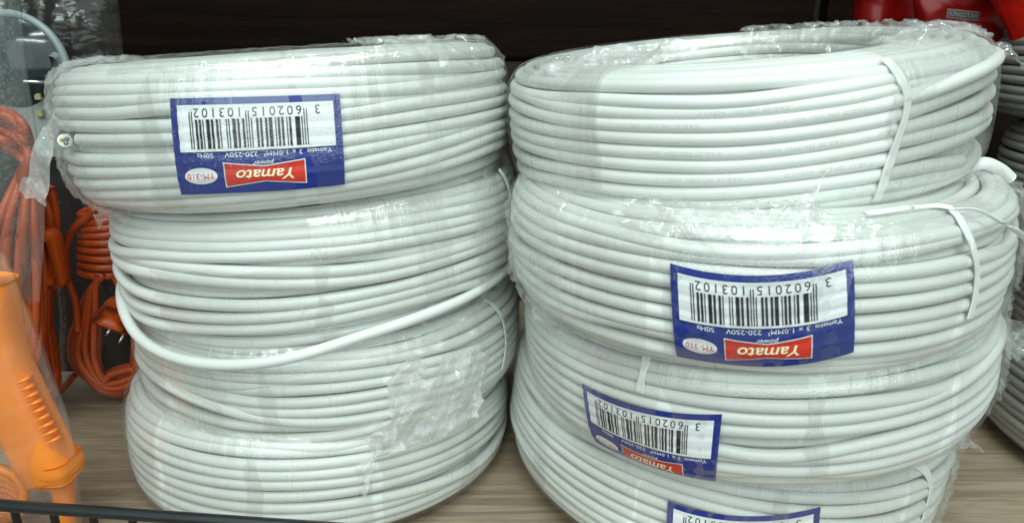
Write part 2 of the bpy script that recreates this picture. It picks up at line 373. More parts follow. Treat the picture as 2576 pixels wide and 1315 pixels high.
def tag(o, label=None, cat=None, group=None, kind=None):
    if label: o['label'] = label
    if cat: o['category'] = cat
    if group: o['group'] = group
    if kind: o['kind'] = kind
    return o
def empty(name, loc=(0, 0, 0)):
    o = bpy.data.objects.new(name, None); COL.objects.link(o); o.location = loc
    o.empty_display_size = 0.02
    return o
def wobble(n, scale, amp, closed=True):
    """smooth random curve of n samples"""
    k = max(2, int(round(scale))); x = np.arange(n) / n; w = np.zeros(n)
    for f in range(1, k + 1): w += rng.normal() * np.cos(2 * np.pi * (f * x + rng.random())) / math.sqrt(k)
    return w * amp
def vnoise3(P, scale, seed=0):
    """cheap smooth 3-D noise from summed sines"""
    r = np.random.default_rng(seed); out = np.zeros(len(P))
    for o in range(3):
        for _ in range(5):
            d = r.normal(size=3); d /= np.linalg.norm(d)
            out += np.sin(P @ d * scale * (2 ** o) * r.uniform(0.7, 1.4) + r.uniform(0, 6.28)) / (5 ** 0.5 * 1.7 ** o)
    return out

# ------------------------------------------------------------------ the setting: shelf board and back panels
def structure(name, V, Q, mat, label):
    o = mesh_obj(name, V, Q, mats=[mat], smooth=False)
    return tag(o, label, 'shelf', kind='structure')
structure('shelf_board', *box((0, -0.11, -0.0135), (2.4, 0.62, 0.027)), M['shelf'], 'grey oak laminate shelf board under the cable coils')
structure('back_panel', *box((-0.49, 0.165, 0.589), (1.618, 0.02, 0.62)), M['panel'], 'dark walnut back panel with shade in its colour, above the seam behind the coils')
structure('back_panel', *box((0.766, 0.165, 0.589), (0.866, 0.02, 0.62)), M['panel'], 'dark walnut back panel with shade in its colour, right of the black gap')
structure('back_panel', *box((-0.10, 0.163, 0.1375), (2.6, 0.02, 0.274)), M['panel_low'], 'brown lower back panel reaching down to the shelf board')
structure('panel_gap', *box((-0.10, 0.188, 0.45), (2.6, 0.02, 0.9)), M['void'], 'black backing seen in the gaps between the back panels')

# ------------------------------------------------------------------ coils of cable
A = 0.00343            # radius of the cable
RHO, RHO_IN = 0.030, 0.014
class Coil:
    def __init__(s, cx, cy, cz, h, tx, ty, R, rin=0.084):
        s.h, s.R, s.rin = h, R, rin
        s.M = Matrix.Rotation(tx, 3, 'X') @ Matrix.Rotation(ty, 3, 'Y')
        s.Mn = np.array(s.M); s.c = np.array([cx, cy, cz])
        t = np.linspace(0, np.pi / 2, 40)
        pr = lambda a: (np.cos(a).clip(0) ** 0.5, np.sin(a) ** 0.6)
        ci, si = pr(t)
        # inner wall from the bottom up, over the top, down the outer side, back along the bottom
        innb = np.stack([rin + RHO_IN - RHO_IN * ci, -si * h / 2], 1)[::-1]
        innt = np.stack([rin + RHO_IN - RHO_IN * ci, si * h / 2], 1)
        outt = np.stack([R - RHO + RHO * ci, si * h / 2], 1)[::-1]
        outb = np.stack([R - RHO + RHO * ci, -si * h / 2], 1)
        pts = np.concatenate([innb, innt[1:], outt, outb[1:], innb[:1]])
        keep = np.r_[True, np.linalg.norm(np.diff(pts, axis=0), axis=1) > 1e-7]
        pts = pts[keep]
        L = np.r_[0, np.cumsum(np.linalg.norm(np.diff(pts, axis=0), axis=1))]
        s.len = L[-1]; u = np.linspace(0, s.len, 900)
        s.S = u; s.C = np.stack([np.interp(u, L, pts[:, 0]), np.interp(u, L, pts[:, 1])], 1)
        T = np.gradient(s.C, axis=0); T /= np.linalg.norm(T, axis=1)[:, None] + 1e-12
        k = np.ones(9) / 9
        T = np.stack([np.convolve(np.pad(T[:, i], 4, 'wrap'), k, 'valid') for i in (0, 1)], 1)
        T /= np.linalg.norm(T, axis=1)[:, None]
        s.Nn = np.stack([-T[:, 1], T[:, 0]], 1)
        mid = s.C[:, 0] > R - RHO
        s.sel = np.where(mid)[0]
        zs = s.C[s.sel, 1]; o = np.argsort(zs)
        s.zz, s.zs = zs[o], s.S[s.sel][o]
    def s_of_z(s, z): return np.interp(z, s.zz, s.zs)
    def cn(s, sv):
        sv = np.mod(sv, s.len)
        c = np.stack([np.interp(sv, s.S, s.C[:, i]) for i in (0, 1)], -1)
        n = np.stack([np.interp(sv, s.S, s.Nn[:, i]) for i in (0, 1)], -1)
        return c, n
    def pt(s, th, sv, off):
        """local point at angle th (degrees), contour length sv, off above the contour"""
        c, n = s.cn(sv); q = c + n * np.asarray(off)[..., None]
        a = np.radians(th)
        return np.stack([q[..., 0] * np.cos(a), q[..., 0] * np.sin(a), q[..., 1]], -1)
    def local(s, P): return (np.asarray(P) - s.c) @ s.Mn
    def world(s, P): return np.asarray(P) @ s.Mn.T + s.c
    def surf(s, px, py):
        """(angle, contour length) of the surface point seen at a picture point"""
        o = s.local(CAM_POS); d = (at(px, py, 0) - CAM_POS) @ s.Mn; d /= np.linalg.norm(d)
        t = np.linspace(0.15, 0.8, 2600)[:, None]; P = o + t * d
        r = np.hypot(P[:, 0], P[:, 1]); z = P[:, 2]
        ca = np.sqrt(np.clip(1 - np.clip(np.abs(z) / (s.h / 2), 0, 1) ** (2 / 0.6), 0, 1))
        g = np.maximum(r - (s.R - RHO + RHO * ca ** 0.5), np.abs(z) - s.h / 2)
        i = np.argmax(g < 0) if (g < 0).any() else np.argmin(g)
        p = P[i]; th = math.degrees(math.atan2(p[1], p[0])) % 360
        if th < 90: th += 360
        k = np.argmin((s.C[:, 0] - math.hypot(p[0], p[1])) ** 2 + (s.C[:, 1] - p[2]) ** 2)
        return th, s.S[k]
    def root(s, name):
        o = empty(name)
        base = s.world([0, 0, -s.h / 2])
        o.matrix_world = Matrix.Translation(base) @ s.M.to_4x4()
        s.obj = o; s.dz = np.array([0, 0, s.h / 2])
        return o

NT = 220
TH = np.linspace(90, 450, NT, endpoint=False)
def gauss_wrap(y, sig):
    k = np.arange(-30, 31); w = np.exp(-0.5 * (k / sig) ** 2); w /= w.sum()
    return np.convolve(np.pad(y, 30, 'wrap'), w, 'valid')
def ring_mesh(g, P, nrm_r, nrm_z, rad, sides, m):
    """closed tube: P (n,3); section axes are the radial direction and z"""
    ph = np.linspace(0, 2 * np.pi, sides, endpoint=False)
    V = P[:, None] + rad * (np.cos(ph)[None, :, None] * nrm_r[:, None] + np.sin(ph)[None, :, None] * nrm_z)
    g.add(V.reshape(-1, 3), grid_quads(len(P), sides, True, True), None, m)

def wind(coil, traced, mat, seed, pitch=0.00722, open_ends=()):
    """all turns of one coil as one cable mesh"""
    g = Geo()
    er = np.stack([np.cos(np.radians(TH)), np.sin(np.radians(TH)), np.zeros(NT)], 1)
    ez = np.array([0, 0, 1.0])
    # turns on the outer face
    svs = []
    if traced:
        for i, st in enumerate(traced):
            k = sorted((p[0], p[1] / 1000, (p[2] if len(p) > 2 else 0) / 1000) for p in st)
            th = np.array([p[0] for p in k]); z = np.array([p[1] for p in k]); dr = np.array([p[2] for p in k])
            xs = np.r_[th, th[0] + 360]; zs = np.r_[z, z[0]]; ds = np.r_[dr, dr[0]]
            q = np.where(TH < th[0], TH + 360, TH)
            zz = gauss_wrap(np.interp(q, xs, zs), 3.2); dd = gauss_wrap(np.interp(q, xs, ds), 3.2)
            svs.append((coil.s_of_z(zz), dd))
    else:
        s0, s1 = coil.s_of_z(coil.h / 2 * 0.93), coil.s_of_z(-coil.h / 2 * 0.93)
        n = int(round((s1 - s0) / pitch))
        for i in range(n + 1):
            sv = s0 + (s1 - s0) * i / n
            w = wobble(NT, 3, 0.0007) + np.interp(TH, [90, 450], [-0.5, 0.5]) * 0
            # here and there a turn rides over its neighbours
            jump = np.zeros(NT); dr = wobble(NT, 4, 0.0003)
            if rng.random() < 0.6:
                c, wd, d = rng.uniform(180, 360), rng.uniform(10, 28), rng.choice([-1, 1]) * rng.uniform(0.4, 0.9) * pitch
                jump = d * np.exp(-((TH - c) / wd) ** 2); dr = dr - 0.0012 * np.exp(-((TH - c) / wd) ** 2) * rng.choice([-1, 1])
            svs.append((sv + w + jump, dr))
    for i, (sv, dr) in enumerate(svs):
        if i in open_ends: continue
        P = coil.pt(TH, sv, -A + dr - 0.0003)
        ring_mesh(g, P, er, ez, A, 14, mat)
    # turns over the top, down the inner wall and under the bottom
    top = np.mean([v.mean() for v, _ in svs[:1]]); bot = np.mean([v.mean() for v, _ in svs[-1:]])
    if traced:
        top = min(v.mean() for v, _ in svs); bot = max(v.mean() for v, _ in svs)
    s = top - pitch
    while s > 0.004:
        P = coil.pt(TH, s + wobble(NT, 4, 0.0009), -A - abs(wobble(NT, 5, 0.0006)))
        ring_mesh(g, P, er, ez, A, 12, mat); s -= pitch
    s = bot + pitch
    while s < coil.len - 0.001:
        P = coil.pt(TH, s + wobble(NT, 3, 0.0005), np.full(NT, -A))
        ring_mesh(g, P, er, ez, A, 8, mat); s += pitch
    # the layer beneath
    for s in np.arange(coil.len * 0.12, coil.len * 0.86, pitch * 1.0):
        P = coil.pt(TH, s + wobble(NT, 3, 0.0009), np.full(NT, -A * 2.75))
        ring_mesh(g, P[::2], er[::2], ez, A, 8, mat)
    return g, svs

def film_bands(coil, bands, seed, off0=0.0006, rough=0.0):
    """wrapped strips of stretch film: (start angle, end angle, slant in degrees over the wrap, contour part)"""
    Vs, Qs, UV, n = [], [], [], 0
    for bi, b in enumerate(bands):
        t0, t1, slant = b[:3]; v0, v1 = (b[3], b[4]) if len(b) > 3 else (0.03, 0.97)
        nu = max(8, int((t1 - t0) / 0.7)); nv = 110
        u = np.linspace(0, 1, nu); v = np.linspace(v0, v1, nv)
        e0 = wobble(nv, 9, 0.9) + slant * (np.linspace(v0, v1, nv) - 0.5); e1 = wobble(nv, 9, 0.9) + slant * (np.linspace(v0, v1, nv) - 0.5)
        th = (t0 + e0)[None] * (1 - u)[:, None] + (t1 + e1)[None] * u[:, None]
        ve = wobble(nu, 8, 0.006) if len(b) > 3 else np.zeros(nu)
        sv = (v[None] + ve[:, None]) * coil.len
        wr = (np.sin(th * 2.9 + 3 * np.sin(sv * 60 + bi)) * np.sin(th * 1.27 + sv * 40 + bi * 2)) * 0.00012
        wr += np.abs(np.sin(th * 0.8 + sv * 25 + bi * 1.7)) ** 6 * 0.0003
        if rough: wr = wr + rough * ((1 - np.abs(vnoise3(np.stack([th.ravel() * 0.0022, sv.ravel(), 0 * sv.ravel()], 1), 230, bi)).clip(0, 1)) ** 2).reshape(th.shape)
        P = coil.pt(th, sv, off0 + 0.00022 * (bi % 3) + wr)
        Vs.append(P.reshape(-1, 3)); Qs.append(grid_quads(nu, nv) + n); n += nu * nv
        UV.append(np.stack([np.radians(th) * coil.R + bi * 0.37, sv + bi * 0.11], -1).reshape(-1, 2))
    return np.concatenate(Vs), np.concatenate(Qs), np.concatenate(UV)

def flap(poly, mat, name, coil=None, crinkle=0.004, seed=0, sub=5, freq=140):
    """torn loose film: a crumpled sheet inside an outline of 3-D points"""
    import bmesh
    bm = bmesh.new()
    vs = [bm.verts.new(p) for p in poly]
    f = bm.faces.new(vs)
    bmesh.ops.triangulate(bm, faces=[f])
    for _ in range(sub):
        es = [e for e in bm.edges if e.calc_length() > 0.0022]
        if not es: break
        bmesh.ops.subdivide_edges(bm, edges=es, cuts=1, use_grid_fill=True)
        bmesh.ops.triangulate(bm, faces=bm.faces[:])
    bm.verts.ensure_lookup_table(); bm.faces.ensure_lookup_table()
    V = np.array([v.co[:] for v in bm.verts]); T = np.array([[v.index for v in q.verts] for q in bm.faces])
    bm.free()
    c = V.mean(0); u, sv, vt = np.linalg.svd(V - c, full_matrices=False); nrm = vt[2]
    w = vnoise3(V, freq, seed); ridge = (1 - np.abs(vnoise3(V, freq * 0.6, seed + 5)).clip(0, 1)) ** 2
    w2 = vnoise3(V, freq * 2.5, seed + 9)
    V = V + nrm * (crinkle * (0.45 * w + 0.6 * ridge + 0.15 * w2))[:, None] + vt[0] * (crinkle * 0.25 * w2)[:, None] 
    uv = np.stack([(V - c) @ vt[0], (V - c) @ vt[1]], 1)
    par = None
    if coil is not None:
        V = coil.local(V) + coil.dz; par = coil.obj
    return mesh_obj(name, V, None, T, [mat], par, True, uv=uv)

def strap(coil, pix, width=0.0055, off=0.0016, name='binding_strap', tail=None):
    """flat white binding tape lying over the coil through picture points"""
    q = np.array([coil.surf(*p) for p in pix]); q = smooth_path(q, 40)
    th, sv = q[:, 0], q[:, 1]
    C = coil.pt(th, sv, np.full(40, off)); E = coil.pt(th + 0.3, sv, np.full(40, off)); D = E - C
    Tn = np.gradient(C, axis=0); Tn /= np.linalg.norm(Tn, axis=1)[:, None]
    D -= Tn * (D * Tn).sum(1)[:, None]; D /= np.linalg.norm(D, axis=1)[:, None]
    if tail is not None:
        Tl = smooth_path(np.vstack([C[tail[0]], coil.local(np.array(tail[1]))]), 30)
        g = Geo()
    N = np.cross(D, Tn)
    prof = np.linspace(-1, 1, 7)
    wd = width * (1 + 0.15 * np.sin(np.linspace(0, 9, 40)))
    fold = np.array([0.0003, -0.0001, 0.0002, 0, 0.0003, -0.0001, 0.0002])
    top = C[:, None] + prof[None, :, None] * (wd / 2)[:, None, None] * D[:, None] + fold[None, :, None] * N[:, None]
    botm = top - np.sign((N * C).sum(1)).reshape(-1, 1, 1) * N[:, None] * 0.0004
    V = np.concatenate([top, botm[:, ::-1]], 1)
    g = Geo(); g.add(V.reshape(-1, 3) + coil.dz, grid_quads(40, 14, False, True), None, M['strap'])
    if tail is not None:
        n = len(Tl); Tt = np.gradient(Tl, axis=0); Tt /= np.linalg.norm(Tt, axis=1)[:, None]
        up = coil.Mn.T @ np.array([0, -0.35, 0.93]); S = np.cross(Tt, up); S /= np.linalg.norm(S, axis=1)[:, None]
        S = np.cross(Tt, np.cross(up, Tt)) * 0.6 + S * 0.5; S /= np.linalg.norm(S, axis=1)[:, None]
        w = width * np.linspace(0.9, 0.75, n) / 2
        V = np.stack([Tl - S * w[:, None], Tl + S * w[:, None], Tl + S * w[:, None] + [0, 0.0005, 0], Tl - S * w[:, None] + [0, 0.0005, 0]], 1)
        g.add(V.reshape(-1, 3) + coil.dz, grid_quads(n, 4, False, True), None, M['strap'])
    return g.build(name, coil.obj)

# ------------------------------------------------------------------ printed label
_text_cache = {}
def text_mesh(body, size, shear=0.0, bold=0.0, spacing=1.0):
    key = (body, size, shear, bold, spacing)
    if key in _text_cache: return _text_cache[key]
    cu = bpy.data.curves.new('lettering', 'FONT'); cu.body = body; cu.size = size; cu.shear = shear; cu.offset = bold
    cu.space_character = spacing; cu.resolution_u = 4; cu.fill_mode = 'FRONT'
    o = bpy.data.objects.new('lettering', cu); COL.objects.link(o)
    bpy.context.view_layer.update()
    me = bpy.data.meshes.new_from_object(o.evaluated_get(bpy.context.evaluated_depsgraph_get()))
    me.calc_loop_triangles()
    V = np.array([v.co[:2] for v in me.vertices]); T = np.array([t.vertices[:] for t in me.loop_triangles])
    bpy.data.objects.remove(o); bpy.data.curves.remove(cu); bpy.data.meshes.remove(me)
    V = V - [V[:, 0].min(), 0]
    _text_cache[key] = (V, T)
    return V, T

def ean_bars(code):
    Lc = ['0001101', '0011001', '0010011', '0111101', '0100011', '0110001', '0101111', '0111011', '0110111', '0001011']
    par = ['LLLLLL', 'LLGLGG', 'LLGGLG', 'LLGGGL', 'LGLLGG', 'LGGLLG', 'LGGGLL', 'LGLGLG', 'LGLGGL', 'LGGLGL'][int(code[0])]
    inv = lambda x: ''.join('1' if c == '0' else '0' for c in x)
    bits = '101'
    for p, d in zip(par, code[1:7]): bits += Lc[int(d)] if p == 'L' else inv(Lc[int(d)])[::-1]
    bits += '01010'
    for d in code[7:]: bits += inv(Lc[int(d)])
    return bits + '101'

def label_shapes():
    """the printed card, upright, in a 0..1 x 0..1 square with y measured from the bar code edge: (V2, quads, tris, material, layer)"""
    W, H = 79.0, 46.0; out = []
    def rect(x0, x1, y0, y1, mat, lay, nx=2, ny=2):
        X, Y = np.meshgrid(np.linspace(x0, x1, nx), np.linspace(y0, y1, ny), indexing='ij')
        out.append((np.stack([X, Y], -1).reshape(-1, 2), grid_quads(nx, ny), None, mat, lay))
    def text(body, x, y, size, mat, lay, shear=0, bold=0, fit=None, align='l', spacing=1.0):
        V, T = text_mesh(body, size, shear, bold, spacing); V = V.copy()
        if fit: V[:, 0] *= fit * W / V[:, 0].max()
        w = V[:, 0].max()
        if align == 'c': V[:, 0] -= w / 2
        out.append((np.stack([x + V[:, 0] / W, y + V[:, 1] / H], 1), None, T, mat, lay))
    rect(0, 1, 0, 1, M['blue'], 0, 30, 18)
    rect(0.043, 0.956, 0.07, 0.545, M['paper'], 1, 28, 10)
    bits = ean_bars('3602015103102'); x0, x1 = 0.20, 0.885; mw = (x1 - x0) / 95
    i = 0
    while i < 95:
        if bits[i] == '1':
            j = i
            while j < 95 and bits[j] == '1': j += 1
            guard = i < 3 or i >= 92 or 45 <= i < 50
            rect(x0 + i * mw, x0 + (j - 0.08) * mw, 0.135 if guard else 0.215, 0.515, M['ink'], 2, 2, 8)
            i = j
        else: i += 1
    text('3', 0.125, 0.105, 5.9, M['ink'], 2)
    for k, d in enumerate('602015'): text(d, x0 + (3 + 7 * (k + 0.5)) * mw, 0.105, 5.9, M['ink'], 2, align='c')
    for k, d in enumerate('103102'): text(d, x0 + (50 + 7 * (k + 0.5)) * mw, 0.105, 5.9, M['ink'], 2, align='c')
    ty = 0.562
    text('Yamato', 0.068, ty, 3.3, M['paper'], 2, bold=0.015, fit=0.145)
    text('3 x 1.0MM', 0.242, ty, 3.3, M['paper'], 2, fit=0.205, spacing=1.12)
    text('2', 0.452, ty + 0.03, 1.9, M['paper'], 2, bold=0.04)
    text('220-250V', 0.498, ty, 3.3, M['paper'], 2, bold=0.015, fit=0.195)
    text('50Hz', 0.758, ty, 3.3, M['paper'], 2, bold=0.015, fit=0.10)
    text('power', 0.47, 0.66, 3.2, M['paper'], 2, shear=0.3, bold=0.02, fit=0.125, align='c')
    def bow(g, mat, lay):
        n = 17; x = np.linspace(0, 1, n); k = np.abs(x - 0.5) * 2
        X = 0.235 - g / W + x * (0.465 + 2 * g / W)
        lo = 0.722 - 0.050 * k - g / H; hi = 0.872 + 0.050 * k + g / H
        m = 5; f = np.linspace(0, 1, m)
        V = np.stack([np.repeat(X[:, None], m, 1), lo[:, None] * (1 - f) + hi[:, None] * f], -1)
        out.append((V.reshape(-1, 2), grid_quads(n, m), None, mat, lay))
    bow(0.55, M['paper'], 1); bow(0, M['red'], 2)
    text('Yamato', 0.467, 0.752, 7.4, M['cream'], 3, shear=0.25, bold=0.09, fit=0.335, align='c')
    a = np.linspace(0, 2 * np.pi, 48, endpoint=False)
    V = np.concatenate([np.stack([0.848 + 0.100 * k * np.cos(a), 0.80 + 0.088 * k * np.sin(a)], 1) for k in (0.02, 0.25, 0.5, 0.75, 1)])
    out.append((V, grid_quads(5, 48, False, True), None, M['paper'], 1))
    text('YM-310', 0.848, 0.772, 4.0, M['red'], 2, fit=0.165, spacing=1.1, align='c')
    return out

def make_label(coil, corners, shapes, bow=0.0):
    """corners: (angle, z mm) of the card's corners as it sits upside down: bar code edge left, right, logo edge right, left"""
    g = Geo()
    th = np.array([c[0] for c in corners]); sv = np.array([float(coil.s_of_z(c[1] / 1000)) if c[1] > -999 else 0 for c in corners])
    sv = sv + np.array([c[2] / 1000 if len(c) > 2 else 0 for c in corners])
    for V2, Q, T, mat, lay in shapes:
        u, v = 1 - V2[:, 0], V2[:, 1]
        w = np.stack([(1 - u) * (1 - v), u * (1 - v), u * v, (1 - u) * v], 1)
        dv = bow * 4 * u * (1 - u)
        rip = 0.00018 * np.sin(v * 40) + 0.00025 * np.sin(u * 7 + v * 3)
        P = coil.pt(w @ th, w @ sv + dv, 0.0005 + rip + lay * 0.00020)
        g.add(P + coil.dz, Q, T, mat)
    return g.build('label', coil.obj, smooth=False)
SHAPES = label_shapes()
def bands(a, b, width=30, step=29, slant=9, bare=()):
    out = []; t = a
    while t < b:
        t1 = min(t + width, b + 6)
        segs = [(t, t1)]
        for x0, x1 in bare:
            segs = [s for q in segs for s in ((q[0], min(q[1], x0)), (max(q[0], x1), q[1])) if s[1] - s[0] > 3]
        out += [(s[0], s[1], slant * (1 if (len(out) % 2) else -0.7)) for s in segs]
        t += step
    return out

GROUP = 'film wrapped coils of white cable in the two front stacks'
SPEC = {
 'L1': dict(p=(-0.1410, -0.14961, 0.2515, 0.07798, -0.02542, -0.06528, 0.13907),
            label='film wrapped white coil topping the left stack, with cut end and blue label',
            bands=bands(140, 400), card=[(262.2, 20.2), (294.8, 16.7), (293.6, -27.5), (260.1, -25.7)]),
 'L2': dict(p=(-0.1305, -0.14242, 0.17657, 0.08244, 0.01746, -0.07967, 0.13536),
            label='white coil second from top of the left stack, with a loose sagging turn',
            bands=bands(282, 400, 34, 22) + [(240, 284, 0, 0.66, 0.97)]),
 'L3': dict(p=(-0.1294, -0.14072, 0.10447, 0.07446, 0.00189, -0.01841, 0.13541),
            label='white coil of the left stack just below the one with the sagging turn',
            bands=bands(150, 400)),
 'L4': dict(p=(-0.14145, -0.1439, 0.03648, 0.07571, -0.09348, 0.02364, 0.1381),
            label='white coil lying on the shelf behind the black wire rail, bottom of the left stack',
            bands=bands(150, 400)),
 'R1': dict(p=(0.13333, -0.18574, 0.26043, 0.07288, 0.03965, -0.08812, 0.13547),
            label='unlabelled white coil topping the right stack, with stray cable end and visible hole',
            bands=bands(60, 222, 36, 26) + [(222, 288, 4, 0.05, 0.36), (222, 288, -3, 0.79, 0.97)] + bands(284, 420, 36, 24)),
 'R2': dict(p=(0.13964, -0.20654, 0.19295, 0.07387, 0.01213, -0.03565, 0.14084),
            label='white coil second from top of the right stack, with level blue label and tape tail',
            bands=bands(150, 400), card=[(240.6, 17.5), (271.1, 22.4), (273.4, -20.0), (242.3, -28.2)], bow=0.0045),
 'R3': dict(p=(0.15181, -0.19326, 0.12577, 0.07414, 0.01579, -0.09187, 0.14362),
            label='white coil third from top of the right stack, with a slanting blue label',
            bands=bands(150, 400), card=[(218.1, 8.0), (249.5, 11.3), (248.0, -33.4), (219.8, -29.5)], bow=0.003),
 'R4': dict(p=(0.14888, -0.1683, 0.04754, 0.09218, -0.0002, 0.08083, 0.14893),
            label='white coil at the bottom of the right stack, its blue label half out of view',
            bands=bands(150, 400), card=[(244.2, 9.0), (274.0, 22.1), (276.0, -22.0), (246.0, -36.0)], bow=0.004),
}
LOOSE = {'R1': [(188, 232, 12, 0.16, 0.50), (292, 332, -10, 0.16, 0.52), (326, 380, 8, 0.16, 0.56), (20, 70, 8, 0.18, 0.46)],
         'L1': [(196, 232, 10, 0.36, 0.95), (302, 324, -14, 0.40, 0.56), (318, 352, 6, 0.36, 0.62)],
         'R2': [(184, 214, 8, 0.40, 0.95), (318, 352, 12, 0.38, 0.95), (228, 262, 16, 0.42, 0.58)],
         'R3': [(318, 352, 10, 0.40, 0.96)], 'L2': [(322, 352, 8, 0.40, 0.95)], 'L3': [(302, 340, 10, 0.44, 0.62)], 'R4': [(312, 350, 8, 0.40, 0.95)]}
GLINT = {'L4': [(236, 300, 20, 0.43, 0.56)], 'R4': [(226, 290, 14, 0.42, 0.55)], 'R3': [(232, 306, 16, 0.42, 0.55)], 'L1': [(246, 300, 10, 0.43, 0.56)], 'L2': [(292, 322, 6, 0.46, 0.60)], 'R2': [(264, 306, 10, 0.43, 0.55)]}
STREAK = {'L3': [(222, 254, 6, 0.42, 0.93)], 'L4': [(208, 238, 6, 0.45, 0.95)], 'R1': [(282, 312, 6, 0.55, 0.9)]}
COILS = {}
for key, sp in SPEC.items():
    c = Coil(*sp['p']); COILS[key] = c
    root = c.root('cable_coil'); tag(root, sp['label'], 'cable coil', GROUP)
    g, svs = wind(c, TRACED.get(key), M['cable'], 1, open_ends=(5,) if key == 'L1' else (7,) if key == 'R1' else ())
    er = np.stack([np.cos(np.radians(TH)), np.sin(np.radians(TH)), np.zeros(NT)], 1)
    if key == 'L2':      # the loose turn that has slipped below its neighbours
        kn = [(90, -20, .132), (180, -18, .133), (205, -16, .1365), (216, -24.0, .1385), (222, -32.0, .1390), (232, -36.5, .1395), (243, -40, .1400), (256, -41.0, .1400),
              (268, -40.0, .1398), (279, -36.5, .1385), (288, -33.0, .1365), (305, -31.5, .1340), (318, -32.0, .132), (345, -31, .131), (400, -25, .131)]
        q = np.array(kn); xs = np.r_[q[:, 0], 450]
        z = gauss_wrap(np.interp(TH, xs, np.r_[q[:, 1], q[0, 1]]), 3) / 1000; r = gauss_wrap(np.interp(TH, xs, np.r_[q[:, 2], q[0, 2]]), 3)
        P = np.stack([r * np.cos(np.radians(TH)), r * np.sin(np.radians(TH)), z], 1)
        ring_mesh(g, P, er, np.array([0, 0, 1.0]), A * 0.93, 16, M['cable'])
    if key == 'L1':      # the turn whose cut end points out at the left
        sv, dr = svs[5]; P = c.pt(TH, sv, -A + dr - 0.0003)
        k = np.where(TH >= 230)[0]
        body = P[k]
        e0 = P[k[0]]; rd = er[k[0]]; tn = np.cross(np.array([0, 0, 1.0]), rd)
        V, Q, T = tube(body, A, 14, caps=True)
        g.add(V, Q, T, M['cable'])
        tocam = c.local(CAM_POS) - e0; tocam /= np.linalg.norm(tocam)
        q0 = e0 - tn * 0.0058 + rd * 0.0058
        endp = smooth_path([q0, q0 - tocam * 0.004 - tn * .0003, q0 - tocam * 0.009 - tn * 0.001 - rd * .001, q0 - tocam * 0.013 - tn * 0.003 - rd * .004], 16)
        V, Q, T = tube(endp, A * 1.02, 16, caps=False)
        g.add(V, Q, None, M['cable'])
        fc = endp[0]; fd = endp[0] - endp[1]; fd /= np.linalg.norm(fd)
        ce = Geo()
        a1 = np.cross(fd, [0, 0, 1.0]); a1 /= np.linalg.norm(a1); a2 = np.cross(fd, a1)
        def disc(ctr, r0, r1, lift, m):
            a = np.linspace(0, 2 * np.pi, 24, endpoint=False)
            R0 = ctr + fd * lift + r0 * (np.cos(a)[:, None] * a1 + np.sin(a)[:, None] * a2)
            R1 = ctr + fd * (lift * 0.6) + r1 * (np.cos(a)[:, None] * a1 + np.sin(a)[:, None] * a2)
            V = np.vstack([R0, R1, ctr + fd * lift]); Q = grid_quads(2, 24, False, True)
            ce.add(V + c.dz, Q, [(48, j, (j + 1) % 24) for j in range(24)], m)
        disc(fc, A * 0.86, A, 0.0004, M['cable'])
        for ang, m in ((100, M['core_blue']), (215, M['core_brown']), (330, M['core_earth'])):
            o = 0.0013 * (math.cos(math.radians(ang)) * a1 + math.sin(math.radians(ang)) * a2)
            disc(fc + o, 0.00105, 0.00115, 0.0008, m); disc(fc + o, 0.0005, 0.0006, 0.0011, M['copper'])
        ce.build('cable_end', root)
    if key == 'R1':      # the turn that leaves the coil at the right as a stray end
        sv, dr = svs[7]; P = c.pt(TH, sv, -A + dr - 0.0003)
        k = np.where(TH <= 309)[0]; body = P[k]
        e0 = c.world(body[-1])
        pts = [body[-1], c.local(at(2425, 420, -0.256)), c.local(at(2476, 411, -0.254)), c.local(at(2514, 426, -0.252)), c.local(at(2540, 449, -0.251))]
        endp = smooth_path(pts, 24)
        V, Q, T = tube(np.vstack([body, endp[1:]]), A, 14, caps=True)
        g.add(V, Q, T, M['cable'])
    g.V = [v + c.dz for v in g.V]
    g.build('cable', root)
    if key == 'R1':      # faint print along some of the turns
        pr = Geo()
        for i, a0, txt in ((2, 232, 'CABLES 300/500V H05VV-F'), (2, 262, 'CABLES 300/500V H05VV-F'), (4, 236, 'CABLES 300/500V H05VV-F'), (4, 258, 'CABLES 300/500V H05VV-F'), (4, 281, 'CABLES'), (6, 240, 'CABLES 300/500V H05VV-F'), (6, 264, 'CABLES 300/500V H05VV-F'), (1, 248, 'CABLES 300/500V H05VV-F')):
            sv, dr = svs[i]; V2, T2 = text_mesh(txt, 0.0027, 0, 0, 1.25)
            th = a0 + np.degrees((V2[:, 0].max() - V2[:, 0]) / c.R); P = c.pt(th, np.interp(th, TH, sv), np.interp(th, TH, dr) - A - 0.0003)
            ph = 0.10 - (V2[:, 1] - 0.001) / A; e = np.stack([np.cos(np.radians(th)), np.sin(np.radians(th)), 0 * th], 1)
            pr.add(P + (A + 0.00006) * (np.cos(ph)[:, None] * e + np.sin(ph)[:, None] * np.array([0, 0, 1.0])) + c.dz, None, T2, M['print'])
        pr.build('cable_print', root, False)
    if 'card' in sp: make_label(c, sp['card'], SHAPES, sp.get('bow', 0.0))
    V, Q, UV = film_bands(c, sp['bands'], 3)
    mesh_obj('shrink_film', V + c.dz, Q, None, [M['film']], root, True, uv=UV)
    if key in LOOSE:     # places where the wrap has bunched up in creases
        for lb in LOOSE[key]:
            V, Q, UV = film_bands(c, [lb], 3, 0.0014, 0.0032)
            mesh_obj('creased_film', V + c.dz, Q, None, [M['film_crinkled']], root, True, uv=UV)

